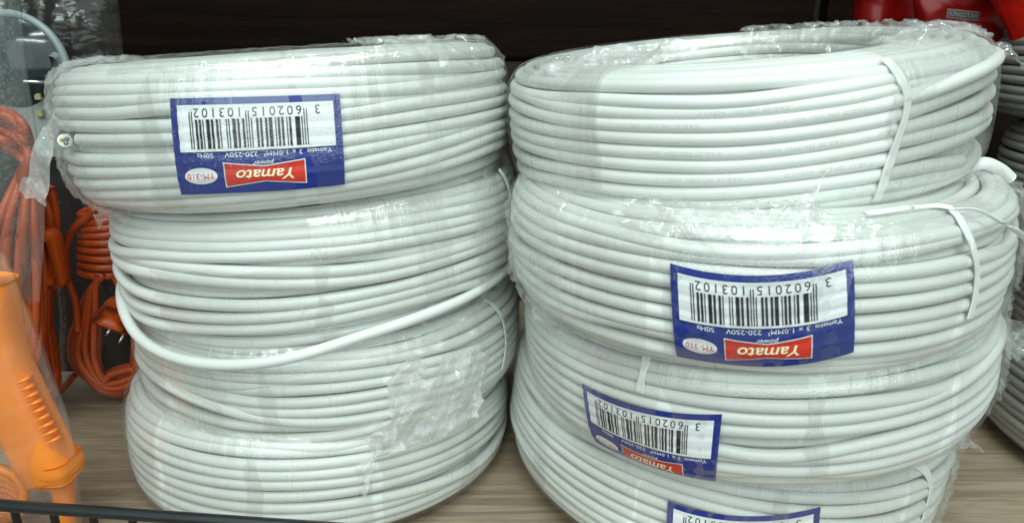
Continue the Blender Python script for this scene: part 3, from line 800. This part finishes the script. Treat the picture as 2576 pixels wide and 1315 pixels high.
for key in SPEC:
    c = COILS[key]
    for lb in GLINT.get(key, ()):      # finely wrinkled stretches of the wrap along the upper edge
        V, Q, UV = film_bands(c, [lb], 3, 0.0012, 0.0007)
        mesh_obj('wrinkled_film', V + c.dz, Q, None, [M['film_glint']], c.obj, True, uv=UV)
    for lb in STREAK.get(key, ()):     # stretches pulled into whitish lines
        V, Q, UV = film_bands(c, [lb], 3, 0.0012, 0.0003)
        mesh_obj('streaked_film', V + c.dz, Q, None, [M['film_streaky']], c.obj, True, uv=UV)

# white binding tape
def over(c, px, py, off):
    th, sv = c.surf(px, py)
    return c.world(c.pt(np.array(th), np.array(sv), np.array(off)))
strap(COILS['R1'], [(2225, 150), (2262, 190), (2282, 235), (2278, 290), (2256, 360), (2232, 430), (2204, 505)], 0.0042, 0.0004)
strap(COILS['R2'], [(2392, 530), (2425, 575), (2448, 630), (2456, 690), (2450, 750), (2436, 800)], 0.0038, 0.0008,
      tail=(0, [over(COILS['R2'], 2440, 543, .004), over(COILS['R2'], 2490, 567, .005), over(COILS['R2'], 2535, 588, .005), at(2600, 628, -.215)]))
strap(COILS['R2'], [(2175, 545), (2270, 532), (2340, 524), (2394, 528)], 0.0034)
strap(COILS['R3'], [(1632, 880), (1622, 915), (1612, 960), (1608, 985)], 0.0044, 0.0003)
strap(COILS['R4'], [(2292, 1160), (2330, 1185), (2342, 1225), (2336, 1265), (2322, 1310)], 0.0048, 0.0003)
strap(COILS['L3'], [(1215, 752), (1248, 775), (1268, 820), (1272, 870), (1262, 930)], 0.0026, 0.0005)
strap(COILS['L2'], [(1252, 428), (1274, 470), (1284, 520), (1282, 560)], 0.0035)

# loose torn film
FL = M['film_loose']
def F(*pts): return [at(*p) for p in pts]
flap(F((168, 165, -.20), (132, 300, -.212), (95, 372, -.216), (66, 430, -.22), (38, 487, -.225), (62, 505, -.22), (84, 506, -.222), (106, 525, -.222), (116, 470, -.22), (124, 420, -.218), (142, 350, -.215), (172, 250, -.215)), M['film_thick'], 'film_flap', COILS['L1'], 0.006, 1, 5, 110)
flap(F((238, 538, -.235), (246, 552, -.236), (250, 578, -.236), (262, 556, -.236), (285, 545, -.236), (300, 538, -.236)), FL, 'film_flap', COILS['L1'], 0.003, 2)
flap(F((960, 122, -.19), (985, 108, -.18), (1060, 103, -.17), (1130, 106, -.165), (1176, 97, -.16), (1186, 112, -.16), (1225, 128, -.16), (1232, 150, -.165), (1150, 130, -.18), (1040, 128, -.19)), FL, 'film_flap', COILS['L1'], 0.004, 3)
flap(F((2460, 118, -.14), (2500, 112, -.13), (2536, 128, -.125), (2590, 165, -.12), (2600, 205, -.12), (2560, 178, -.125), (2524, 152, -.135), (2480, 150, -.145)), FL, 'film_flap', COILS['R1'], 0.005, 4)
flap(F((1938, 582, -.335), (1975, 556, -.337), (1990, 520, -.337), (1968, 500, -.335), (2018, 508, -.336), (2060, 462, -.332), (2112, 400, -.325), (2080, 450, -.331), (2055, 500, -.336), (2062, 530, -.337), (2104, 545, -.335), (2070, 572, -.336), (2010, 572, -.338)), FL, 'film_flap', COILS['R1'], 0.006, 5)
flap(F((1620, 505, -.318), (1660, 520, -.322), (1720, 545, -.327), (1760, 572, -.33), (1790, 580, -.332), (1740, 575, -.33), (1690, 560, -.327), (1640, 530, -.322)), FL, 'film_flap', COILS['R1'], 0.003, 15)
flap(F((1284, 590, -.215), (1276, 602, -.215), (1280, 640, -.215), (1277, 660, -.215), (1290, 672, -.217), (1310, 640, -.222), (1305, 600, -.22)), FL, 'film_flap', COILS['R2'], 0.004, 6)
flap(F((1300, 505, -.235), (1289, 540, -.232), (1287, 585, -.23), (1296, 590, -.232), (1315, 540, -.24), (1320, 505, -.24)), FL, 'film_flap', COILS['R2'], 0.004, 16)
flap(F((2410, 825, -.265), (2460, 800, -.25), (2505, 793, -.24), (2550, 803, -.235), (2590, 832, -.23), (2545, 832, -.235), (2505, 848, -.24), (2440, 868, -.255)), FL, 'film_flap', COILS['R2'], 0.005, 7)
flap(F((2300, 1118, -.287), (2360, 1085, -.272), (2428, 1062, -.255), (2446, 1105, -.25), (2470, 1122, -.247), (2486, 1142, -.245), (2464, 1132, -.247), (2430, 1120, -.252), (2385, 1130, -.265), (2320, 1170, -.285)), FL, 'film_flap', COILS['R3'], 0.005, 8)
flap(F((1322, 742, -.245), (1342, 752, -.25), (1388, 790, -.265), (1420, 822, -.275), (1372, 815, -.262), (1345, 800, -.255)), FL, 'film_flap', COILS['R3'], 0.004, 17)
flap(F((1660, 170, -.255), (1735, 152, -.25), (1760, 130, -.245), (1690, 122, -.24), (1560, 136, -.225), (1420, 158, -.23), (1350, 180, -.24), (1440, 196, -.26), (1560, 190, -.262)), M['film_thick'], 'film_flap', COILS['R1'], 0.005, 18)

# the big crumpled sheet that hangs over the two lowest coils of the left stack
def crumple():
    c = COILS['L3']; c4 = COILS['L4']
    outl = [(1020, 885), (1068, 905), (1130, 890), (1195, 872), (1218, 900), (1208, 960), (1193, 1040), (1188, 1120), (1196, 1180), (1170, 1240), (1128, 1292), (1040, 1325), (905, 1325), (925, 1240), (930, 1150), (925, 1090), (965, 1030), (975, 960)]
    pts = []
    for p in outl:
        q = [k for k in (c, c4)]
        best = min((np.linalg.norm(k.world(k.pt(*[np.array(x) for x in k.surf(*p)], np.array(0.004))) - CAM_POS), i) for i, k in enumerate(q))
        k = q[best[1]]; w = k.world(k.pt(*[np.array(x) for x in k.surf(*p)], np.array(0.006)))
        pts.append(w)
    P = np.array(pts)
    import bmesh
    o = flap(P, M['film_thick'], 'film_flap', COILS['L3'], 0.0085, 21, 6, 130)
    # let it hug the coils instead of cutting through them
    me = o.data; V = np.empty(len(me.vertices) * 3, np.float32); me.vertices.foreach_get('co', V); V = V.reshape(-1, 3).astype(float)
    for k in (COILS['L3'], c4):
        L = k.local(COILS['L3'].world(V - COILS['L3'].dz))
        r = np.hypot(L[:, 0], L[:, 1]); lim = k.R + 0.0022 + 0.0016 * vnoise3(L, 170, 3)
        ins = (np.abs(L[:, 2]) < k.h / 2 + 0.002) & (r < lim)
        f = np.where(ins, lim / np.maximum(r, 1e-6), 1.0)
        L[:, 0] *= f; L[:, 1] *= f
        V = COILS['L3'].local(k.world(L)) + COILS['L3'].dz
    me.vertices.foreach_set('co', V.astype(np.float32).ravel()); me.update()
crumple()

# ------------------------------------------------------------------ the darker grey coils behind on the right
GG = 'grey cable coils stacked behind the right stack'
for p, lab, film in (
    ((0.512, -0.165, 0.040, 0.078, 0, 0.05, 0.140), 'grey cable coil lying on the shelf at the right edge, lowest of the rear stack', True),
    ((0.530, -0.150, 0.118, 0.076, 0.02, -0.03, 0.139), 'grey cable coil at the right edge, resting on the lowest grey coil', True),
    ((0.545, -0.085, 0.196, 0.076, -0.01, 0.02, 0.139), 'dark grey cable coil third up in the rear stack, deep in shade', False),
    ((0.535, -0.060, 0.272, 0.074, 0.0, 0.03, 0.138), 'dark grey cable coil at the top of the rear stack, under the red pouches', False)):
    c = Coil(*p); r = c.root('cable_coil'); tag(r, lab, 'cable coil', GG)
    g, _ = wind(c, None, M['cable_grey'], 2)
    g.V = [v + c.dz for v in g.V]; g.build('cable', r)
    if film:
        V, Q, UV = film_bands(c, bands(120, 300, 44, 40), 4)
        mesh_obj('shrink_film', V + c.dz, Q, None, [M['film']], r, True, uv=UV)
        if p[2] < 0.1: flap(F((2520, 875, -.19), (2545, 845, -.19), (2590, 830, -.19), (2590, 900, -.19), (2560, 905, -.19)), FL, 'film_flap', c, 0.006, 31)

# ------------------------------------------------------------------ black wire rail along the shelf front
rail = empty('wire_rail', (-0.3, -0.262, 0)); tag(rail, 'black coated wire rail along the shelf front at lower left', 'rail')
def rel(P, o): return np.asarray(P) - np.array(o.location)
RY0, RY1 = -0.300, -0.312
a0, a1 = at(-260, 1252, RY0), at(0, 1270, RY0); b1 = at(700, 1318, RY1); b2 = b1 + (b1 - a1) * 0.9
V, Q, T = tube(rel(np.linspace(a0 + (a0 - a1), b2, 24), rail), 0.0032, 16); g = Geo(); g.add(V, Q, T, M['black']); g.build('top_wire', rail)
dirv = (b1 - a1) / 700
for k in range(-3, 14):
    px = 31 + 100.5 * k
    q = a1 + dirv * px
    V, Q, T = tube(rel([q + [0, 0.0008, -0.001], q + [0, 0.0008, -0.03], q + [0.0, 0.001, -0.075]], rail), 0.0021, 12)
    g = Geo(); g.add(V, Q, T, M['black']); g.build('upright_wire', rail)

# ------------------------------------------------------------------ orange cords and lamp at the left
def cord_loops(g, ctr, w, h, n, rad, seed, mat, depth=0.02, lean=0.0):
    """n upright oval loops of cord hanging together"""
    r = np.random.default_rng(seed); t = np.linspace(0, 2 * np.pi, 70, endpoint=False)
    for i in range(n):
        ww, hh = w * r.uniform(0.62, 1.0), h * r.uniform(0.88, 1.02)
        ox, oy, oz = r.uniform(-.008, .008), r.uniform(-depth, depth), r.uniform(-.006, .006)
        x = ww * np.sign(np.cos(t)) * np.abs(np.cos(t)) ** 0.85; z = hh * np.sin(t)
        P = np.stack([x + ox + lean * z, oy + 0.006 * np.sin(t * 2 + i) + 0 * t, z + oz], 1) + ctr
        P[:, 0] += 0.003 * np.sin(t * 3 + i * 2.1)
        V, Q, T = tube(P, rad, 10, True); g.add(V, Q, None, mat)

# hank with a wound neck and a plug, standing at the back
hb = empty('cord_hank', at(270, 1000, -0.08)); tag(hb, 'orange cord hank with a tightly wound neck and a plug, beside the white coils', 'extension cord', 'orange extension cords in bags')
g = Geo(); YB = -0.085
r = np.random.default_rng(5)
for i in range(15):
    k = 14 - i; yy = YB + 0.018 * math.sin(i * 2.4)
    pts = [(242 + i * 2.2, 690), (240 - i * 1.0, 728), (205 + k * 3.0 - i * .3, 790), (182 + k * 4.6, 850), (186 + k * 4.6, 905), (222 + k * 3.4, 955), (276, 993 - k * 4.2), (326, 984 - k * 4.6), (356 - k * 1.5, 930), (352 - k, 850), (338 - k, 770), (312 - k * 2.0, 692)]
    P = smooth_path([at(x, y, yy) for x, y in pts], 70); P += wobble(70, 4, 0.0008)[:, None] * np.array([1, 0.5, 0.3])
    V, Q, T = tube(rel(P, hb), 0.0025, 10); g.add(V, Q, T, M['orange'])
for i in range(7):
    e = i * 6
    pts = [(240 + i * 9, 560), (225 + i * 14, 500), (215 + i * 18, 440), (250 + i * 10, 380), (310, 360), (360, 420), (330, 500), (290, 560)]
    P = smooth_path([at(x, y, YB + r.uniform(-.012, .012)) for x, y in pts], 40)
    V, Q, T = tube(rel(P, hb), 0.0027, 8); g.add(V, Q, T, M['orange'])
P = smooth_path([at(250, 500, YB - .02), at(222, 545, YB - .02), at(190, 570, YB - .02), at(166, 620, YB - .018), (at(168, 690, YB - .02)), at(190, 760, YB - .02), at(196, 830, YB - .02)], 40)
V, Q, T = tube(rel(P, hb), 0.0027, 8); g.add(V, Q, T, M['orange'])
P = smooth_path([at(190, 940, YB), at(150, 985, YB), at(110, 1010, YB), at(40, 1000, YB)], 24)
V, Q, T = tube(rel(P, hb), 0.0026, 8); g.add(V, Q, T, M['orange'])
g.build('cord', hb)
g = Geo()
for i in range(9):
    t = np.linspace(0, 2 * np.pi, 40, endpoint=False)
    cx, cy = at(268 + r.uniform(-3, 3), 528 + i * 18.5, YB)[[0, 2]]
    P = np.stack([cx + 0.0185 * np.cos(t), YB + 0.017 * np.sin(t), cy + 0.0018 * np.cos(t + .4 * i) + 0 * t], 1)
    V, Q, T = tube(rel(P, hb), 0.0030, 10, True); g.add(V, Q, None, M['orange'])
g.build('neck_winding', hb)
g = Geo(); c0 = at(292, 790, YB - .022)
V, Q, T = box((0, 0, 0), (0.033, 0.015, 0.026), 0.006); V = V.copy()
V[:, 0] *= 1 - 0.45 * (V[:, 2] > 0.002); ang = math.radians(-22); V[:, [0, 2]] = V[:, [0, 2]] @ np.array([[math.cos(ang), math.sin(ang)], [-math.sin(ang), math.cos(ang)]])
g.add(rel(V + c0, hb), Q, T, M['orange']); pl = g.build('plug', hb)
g = Geo()
for x0, y0, x1, y1 in ((282, 815, 268, 845), (318, 828, 300, 862)):
    V, Q, T = tube(rel([at(x0, y0, YB - .02), at(x1, y1, YB - .024)], hb), 0.0014, 8); g.add(V, Q, T, M['metal'])
pn = g.build('pins', hb); pn.parent = pl

# two more hanks further left
hc = empty('cord_hank', at(60, 1000, -0.125)); tag(hc, 'orange cord hank at the left edge with bent loops below the lamp', 'extension cord', 'orange extension cords in bags')
g = Geo(); r = np.random.default_rng(9)
for i in range(15):
    k = i * 7
    pts = [(-110, 900), (-112, 600), (-90, 380 + k * .4), (-40, 290 + k * .7), (15, 278 + k * 1.0), (62, 318 + k * .9), (86 - k * .35, 400 + k * .4), (96 - k * 1.0, 560), (112 - k * 1.5, 720), (100 - k * 1.5, 900), (40, 985), (-50, 990)]
    P = smooth_path([at(x + r.uniform(-5, 5), y, -0.15 + r.uniform(-.012, .014)) for x, y in pts], 80, True)
    V, Q, T = tube(rel(P, hc), 0.0028, 10, True); g.add(V, Q, None, M['orange'])
g.build('cord', hc)
hd = empty('cord_hank', at(120, 990, -0.10)); tag(hd, 'orange cord hank with a square socket, half hidden between the other two hanks', 'extension cord', 'orange extension cords in bags')
g = Geo()
for i in range(12):
    k = i * 5
    pts = [(70 + k, 470), (75 + k * 1.2, 560), (80 + k, 690), (92 + k * .6, 800), (100 + k * .7, 900), (120 + k * .3, 980), (70, 990), (50, 800), (52, 600)]
    P = smooth_path([at(x + r.uniform(-4, 4), y, -0.112 + r.uniform(-.01, .01)) for x, y in pts], 60)
    V, Q, T = tube(rel(P, hd), 0.0028, 8); g.add(V, Q, T, M['orange'])
g.build('cord', hd)
g = Geo(); V, Q, T = box((0, 0, 0), (0.026, 0.018, 0.045), 0.006); g.add(rel(V + at(112, 650, -0.135), hd), Q, T, M['orange']); g.build('socket', hd)

V, Q, T = box((0, 0, 0), (0.20, 0.10, 0.205), 0.004)  # plain box added to give the hanks a dark background
ct = mesh_obj('backdrop_box', V + [0, 0, 0.1025], Q, T, [M['backdrop_box']], None, False); ct.location = (-0.375, 0.018, 0)
tag(ct, 'box added for a dark background behind the orange cord hanks', 'backdrop_box')

# bright orange grip in the nearest bag
YG = -0.262
gr = empty('grip_handle', at(150, 1300, YG)); tag(gr, 'bright orange plastic handle with a ribbed edge in the clear bag behind the rail', 'handle')
def sweep(pix, y, widths, thick, n, sides=28, p=0.7):
    C = smooth_path([at(a, b, y) for a, b in pix], n); T = np.gradient(C, axis=0); T /= np.linalg.norm(T, axis=1)[:, None]
    S = np.cross(T, [0, 1.0, 0]); S /= np.linalg.norm(S, axis=1)[:, None]; B = np.cross(T, S)
    w = np.interp(np.linspace(0, 1, n), np.linspace(0, 1, len(widths)), widths); t = np.interp(np.linspace(0, 1, n), np.linspace(0, 1, len(thick)), thick)
    a = np.linspace(0, 2 * np.pi, sides, endpoint=False)
    ca, sa = np.sign(np.cos(a)) * np.abs(np.cos(a)) ** p, np.sign(np.sin(a)) * np.abs(np.sin(a)) ** p
    V = C[:, None] + w[:, None, None] * ca[None, :, None] * S[:, None] + t[:, None, None] * sa[None, :, None] * B[:, None]
    V = np.vstack([V.reshape(-1, 3), C[0], C[-1]]); m = n * sides
    Tt = [(m, (j + 1) % sides, j) for j in range(sides)] + [(m + 1, (n - 1) * sides + j, (n - 1) * sides + (j + 1) % sides) for j in range(sides)]
    return V, grid_quads(n, sides, False, True), Tt
g = Geo()
ax = [(-60, 700), (-40, 800), (-8, 900), (40, 1000), (88, 1100), (130, 1180), (146, 1212)]
V, Q, T = sweep(ax, YG, [.0200, .0190, .0175, .0165, .0160, .0160, .0160, .0155, .010], [.013, .014, .012, .012, .012, .013, .0135, .013, .008], 60)
g.add(rel(V, gr), Q, T, M['orange_bright']); g.build('grip', gr)
g = Geo()
for i in range(9):          # finger ribs along the right edge
    f = i / 8; px, py = 72 + f * 76, 948 + f * 150
    d = np.array([-78, 165]) / 182; nrm = (-0.9, 0.42)
    pts = [at(px + 5, py - 2, YG - .002), at(px - 1, py + 3, YG - .0085), at(px - 14, py + 9, YG - .0118), at(px - 30, py + 16, YG - .0118)]
    V, Q, T = tube(rel(smooth_path(pts, 14), gr), np.linspace(.0018, .0005, 14), 10); g.add(V, Q, T, M['orange_bright'])
g.build('finger_ribs', gr)
g = Geo(); V, Q, T = sweep([(146, 1150), (160, 1195)], YG, [.0095, .0098, .0085], [.0130, .0135, .012], 16, p=.55); g.add(rel(V, gr), Q, T, M['orange_bright']); g.build('end_block', gr)
g = Geo(); V, Q, T = sweep([(150, 1195), (160, 1240), (166, 1310), (166, 1380)], YG, [.0085, .0062, .0060, .006], [.008, .006, .006, .006], 30, 16, 1); g.add(rel(V, gr), Q, T, M['orange_bright']); g.build('cord_tail', gr)
g = Geo()
for i in range(5):
    pts = [(-60, 1170 + i * 16), (0, 1180 + i * 15), (40, 1200 + i * 13), (62, 1240 + i * 8), (40, 1275 + i * 6), (-20, 1285 + i * 8), (-70, 1290 + i * 9)]
    P = smooth_path([at(x, y, YG + .012 + .003 * i) for x, y in pts], 40)
    V, Q, T = tube(rel(P, gr), 0.0030, 8); g.add(V, Q, T, M['orange_bright'])
g.build('cord', gr)
g = Geo(); V, Q, T = sweep([(12, 760), (34, 810), (38, 850)], YG + .012, [.007, .008, .006], [.008, .009, .007], 14, p=.6); g.add(rel(V, gr), Q, T, M['orange_bright']); g.build('side_lug', gr)

# work lamp with a round dome and a chip board
YL = -0.03
lp = empty('work_lamp', at(95, 340, YL)); tag(lp, 'grey lamp board with yellow chips under a round dome, in a crinkled bag', 'lamp')
lp_c = at(42, 168, YL - .02); t = np.linspace(0, 2 * np.pi, 72, endpoint=False); RL = 112 / FPX * 0.62
g = Geo(); P = np.stack([RL * np.cos(t), 0 * t, RL * np.sin(t)], 1) + lp_c
V, Q, T = tube(rel(P, lp), 0.0030, 12, True); g.add(V, Q, None, M['rim']); g.build('dome_rim', lp)
g = Geo(); rr = np.linspace(0.02, 0.97, 14); pts = []
for k in rr: pts.append(np.stack([RL * k * np.cos(t), np.full(72, -0.016 * (1 - k ** 2)), RL * k * np.sin(t)], 1) + lp_c)
g.add(rel(np.concatenate(pts), lp), grid_quads(14, 72, False, True), None, M['smoke']); g.build('dome', lp)
g = Geo(); V, Q, T = box((0, 0, 0), (0.052, 0.008, 0.085), 0.004); pb = at(96, 270, YL - .022); g.add(rel(V + pb, lp), Q, T, M['grey']); bd = g.build('chip_board', lp)
for px, py in ((97, 243), (101, 285)):
    g = Geo(); V, Q = box(rel(at(px, py, YL - .0275), lp), (0.0048, 0.003, 0.0048)); g.add(V, Q, None, M['chip']); o = g.build('led_chip', lp, False); o.parent = bd
g = Geo(); V, Q, T = tube(rel([at(60, 206, YL - .04), at(108, 207, YL - .04), at(165, 210, YL - .04), at(205, 211, YL - .04)], lp), 0.0014, 8); g.add(V, Q, T, M['metal']); g.build('hook_rod', lp)

# clear bags
def bag(name, label, left, right, y, thick, mat, crinkle, seed, base):
    """a filled poly bag: a front and a back sheet closed along the sides; left/right: (px, py) pairs from top to bottom"""
    nv, nu = 90, 46
    Lf, Rt = smooth_path(left, nv), smooth_path(right, nv)
    yy = np.interp(np.linspace(0, 1, nv), np.linspace(0, 1, len(y)), y) if hasattr(y, '__len__') else np.full(nv, y)
    Vs, UV = [], []
    for side in (-1, 1):
        G = []
        for i in range(nv):
            a, b = at(*Lf[i], yy[i]), at(*Rt[i], yy[i]); f = np.linspace(0, 1, nu)[:, None]
            G.append(a * (1 - f) + b * f)
        G = np.array(G); f = np.linspace(0, 1, nu); bul = (np.sin(np.pi * f) ** 0.6)[None] * (np.sin(np.pi * np.linspace(0.06, 0.94, nv)) ** 0.5)[:, None]
        P = G.reshape(-1, 3).copy(); w = vnoise3(P * [1, 1, 0.55], 55, seed + side); rg = (1 - np.abs(vnoise3(P * [1.2, 1, 0.3], 60, seed + 3 + side)).clip(0, 1)) ** 3
        P[:, 1] += side * thick / 2 * bul.ravel() + (crinkle * (0.5 * w + 0.7 * rg)) * (bul.ravel() ** 0.7)
        Vs.append(P); UV.append(np.stack([np.tile(f * 0.2, nv), np.repeat(np.linspace(0, .4, nv), nu)], 1))
    V = np.concatenate(Vs); Q = np.concatenate([grid_quads(nv, nu), grid_quads(nv, nu) + nv * nu])
    o = mesh_obj(name, V - np.array(base), Q, None, [mat], None, True, uv=np.concatenate(UV))
    o.location = base
    return tag(o, label, 'plastic bag')
bag('plastic_bag', 'clear plastic bag round the bright orange handle, nearest the rail', [(-160, 640), (-160, 900), (-160, 1100), (-160, 1320)],
    [(8, 640), (44, 720), (78, 812), (125, 942), (168, 1050), (190, 1155), (203, 1255), (206, 1320)], YG, 0.040, M['bag'], 0.003, 40, at(0, 1320, YG))
bag('plastic_bag', 'milky plastic bag down the left edge in front of the lamp and the cord loops', [(-160, -60), (-160, 200), (-160, 500), (-160, 760)],
    [(44, -60), (52, 40), (64, 170), (84, 300), (102, 420), (112, 560), (100, 760)], -0.19, 0.03, M['bag_milky'], 0.003, 44, at(0, 760, -.19))
bag('plastic_bag', 'crinkled clear plastic bag holding the grey work lamp at upper left', [(-120, -60), (-120, 60), (-120, 220), (-120, 380)],
    [(290, -60), (300, 40), (308, 110), (314, 200), (312, 380)], -0.02, 0.07, film_mat('crinkled_bag', haze=0.010, streak=0.07, su=34, sv=22, bs=0.6, crinkle=0.12, rough=0.16, gloss=0.9), 0.006, 48, at(60, 380, -.02))
bag('plastic_bag', 'thin clear plastic bag round the cord hank with the wound neck', [(95, 400), (120, 560), (150, 760), (150, 960), (160, 1010)],
    [(420, 400), (420, 560), (420, 760), (410, 960), (360, 1012)], -0.088, 0.055, M['bag_thin'], 0.003, 52, at(270, 1012, -.088))

# ------------------------------------------------------------------ red pouches at the upper right
def pouch(label, pix, y, thick, mat, seed):
    P = smooth_path([at(a, b, y) for a, b in pix], 64, True); c = P.mean(0)
    ks = np.linspace(0, 1, 16)
    Vs = []
    for side in (-1, 1):
        G = np.concatenate([c + (P - c) * k for k in ks]); rr = np.repeat(ks, 64)
        w = vnoise3(G, 45, seed + side)
        G[:, 1] += side * (thick / 2 * np.sqrt(np.clip(1 - rr ** 2.4, 0, 1)) + 0.0055 * w * (1 - rr ** 4) + 0.006 * (1 - np.abs(vnoise3(G * [1, 1, 0.6], 38, seed + 8)).clip(0, 1)) ** 3 * (1 - rr ** 6))
        Vs.append(G)
    n = 16 * 64
    base = np.array([c[0], c[1], P[:, 2].min()])
    o = mesh_obj('pouch', np.concatenate(Vs) - base, np.concatenate([grid_quads(16, 64, False, True), grid_quads(16, 64, False, True) + n]), None, [mat], None, True)
    o.location = base
    return tag(o, label, 'pouch', 'red plastic pouches on the rear stack')
pouch('bright red plastic pouch cut off by the upper right corner', [(2505, -60), (2512, 10), (2538, 70), (2575, 150), (2660, 220), (2760, 150), (2760, -60)], -0.04, 0.03, M['red_bag'], 60)
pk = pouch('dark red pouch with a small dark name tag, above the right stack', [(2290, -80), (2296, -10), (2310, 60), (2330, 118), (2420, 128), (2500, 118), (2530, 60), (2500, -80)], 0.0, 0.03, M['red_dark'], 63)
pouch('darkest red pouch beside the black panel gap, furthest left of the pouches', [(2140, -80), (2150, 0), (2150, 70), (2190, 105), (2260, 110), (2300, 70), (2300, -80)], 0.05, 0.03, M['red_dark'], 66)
g = Geo(); tc = at(2422, 38, -0.0185); ux = at(2460, 42, -0.0185) - tc; ux /= np.linalg.norm(ux); uz = np.array([0, 0.1, 1.0])
def tagrect(x0, x1, z0, z1, lift, m):
    V = [tc + ux * x + uz * z - np.array([0, lift, 0]) for x, z in ((x0, z0), (x1, z0), (x1, z1), (x0, z1))]
    g.add(np.array(V) - np.array(pk.location), [(0, 1, 2, 3)], None, m)
tagrect(-.0135, .0135, -.0034, .0034, .0006, M['tag_line']); tagrect(-.0130, .0130, -.0029, .0029, .0009, M['tag'])
V, T = text_mesh('KINGSTAR', 0.0052, 0.1, 0); V = V * [0.024 / V[:, 0].max(), 1]
g.add(tc + (V[:, :1] - .012) * ux + (V[:, 1:] - .0018) * uz - np.array([0, .0012, 0]) - np.array(pk.location), None, T, M['tag_line'])
g.build('name_tag', pk, False)
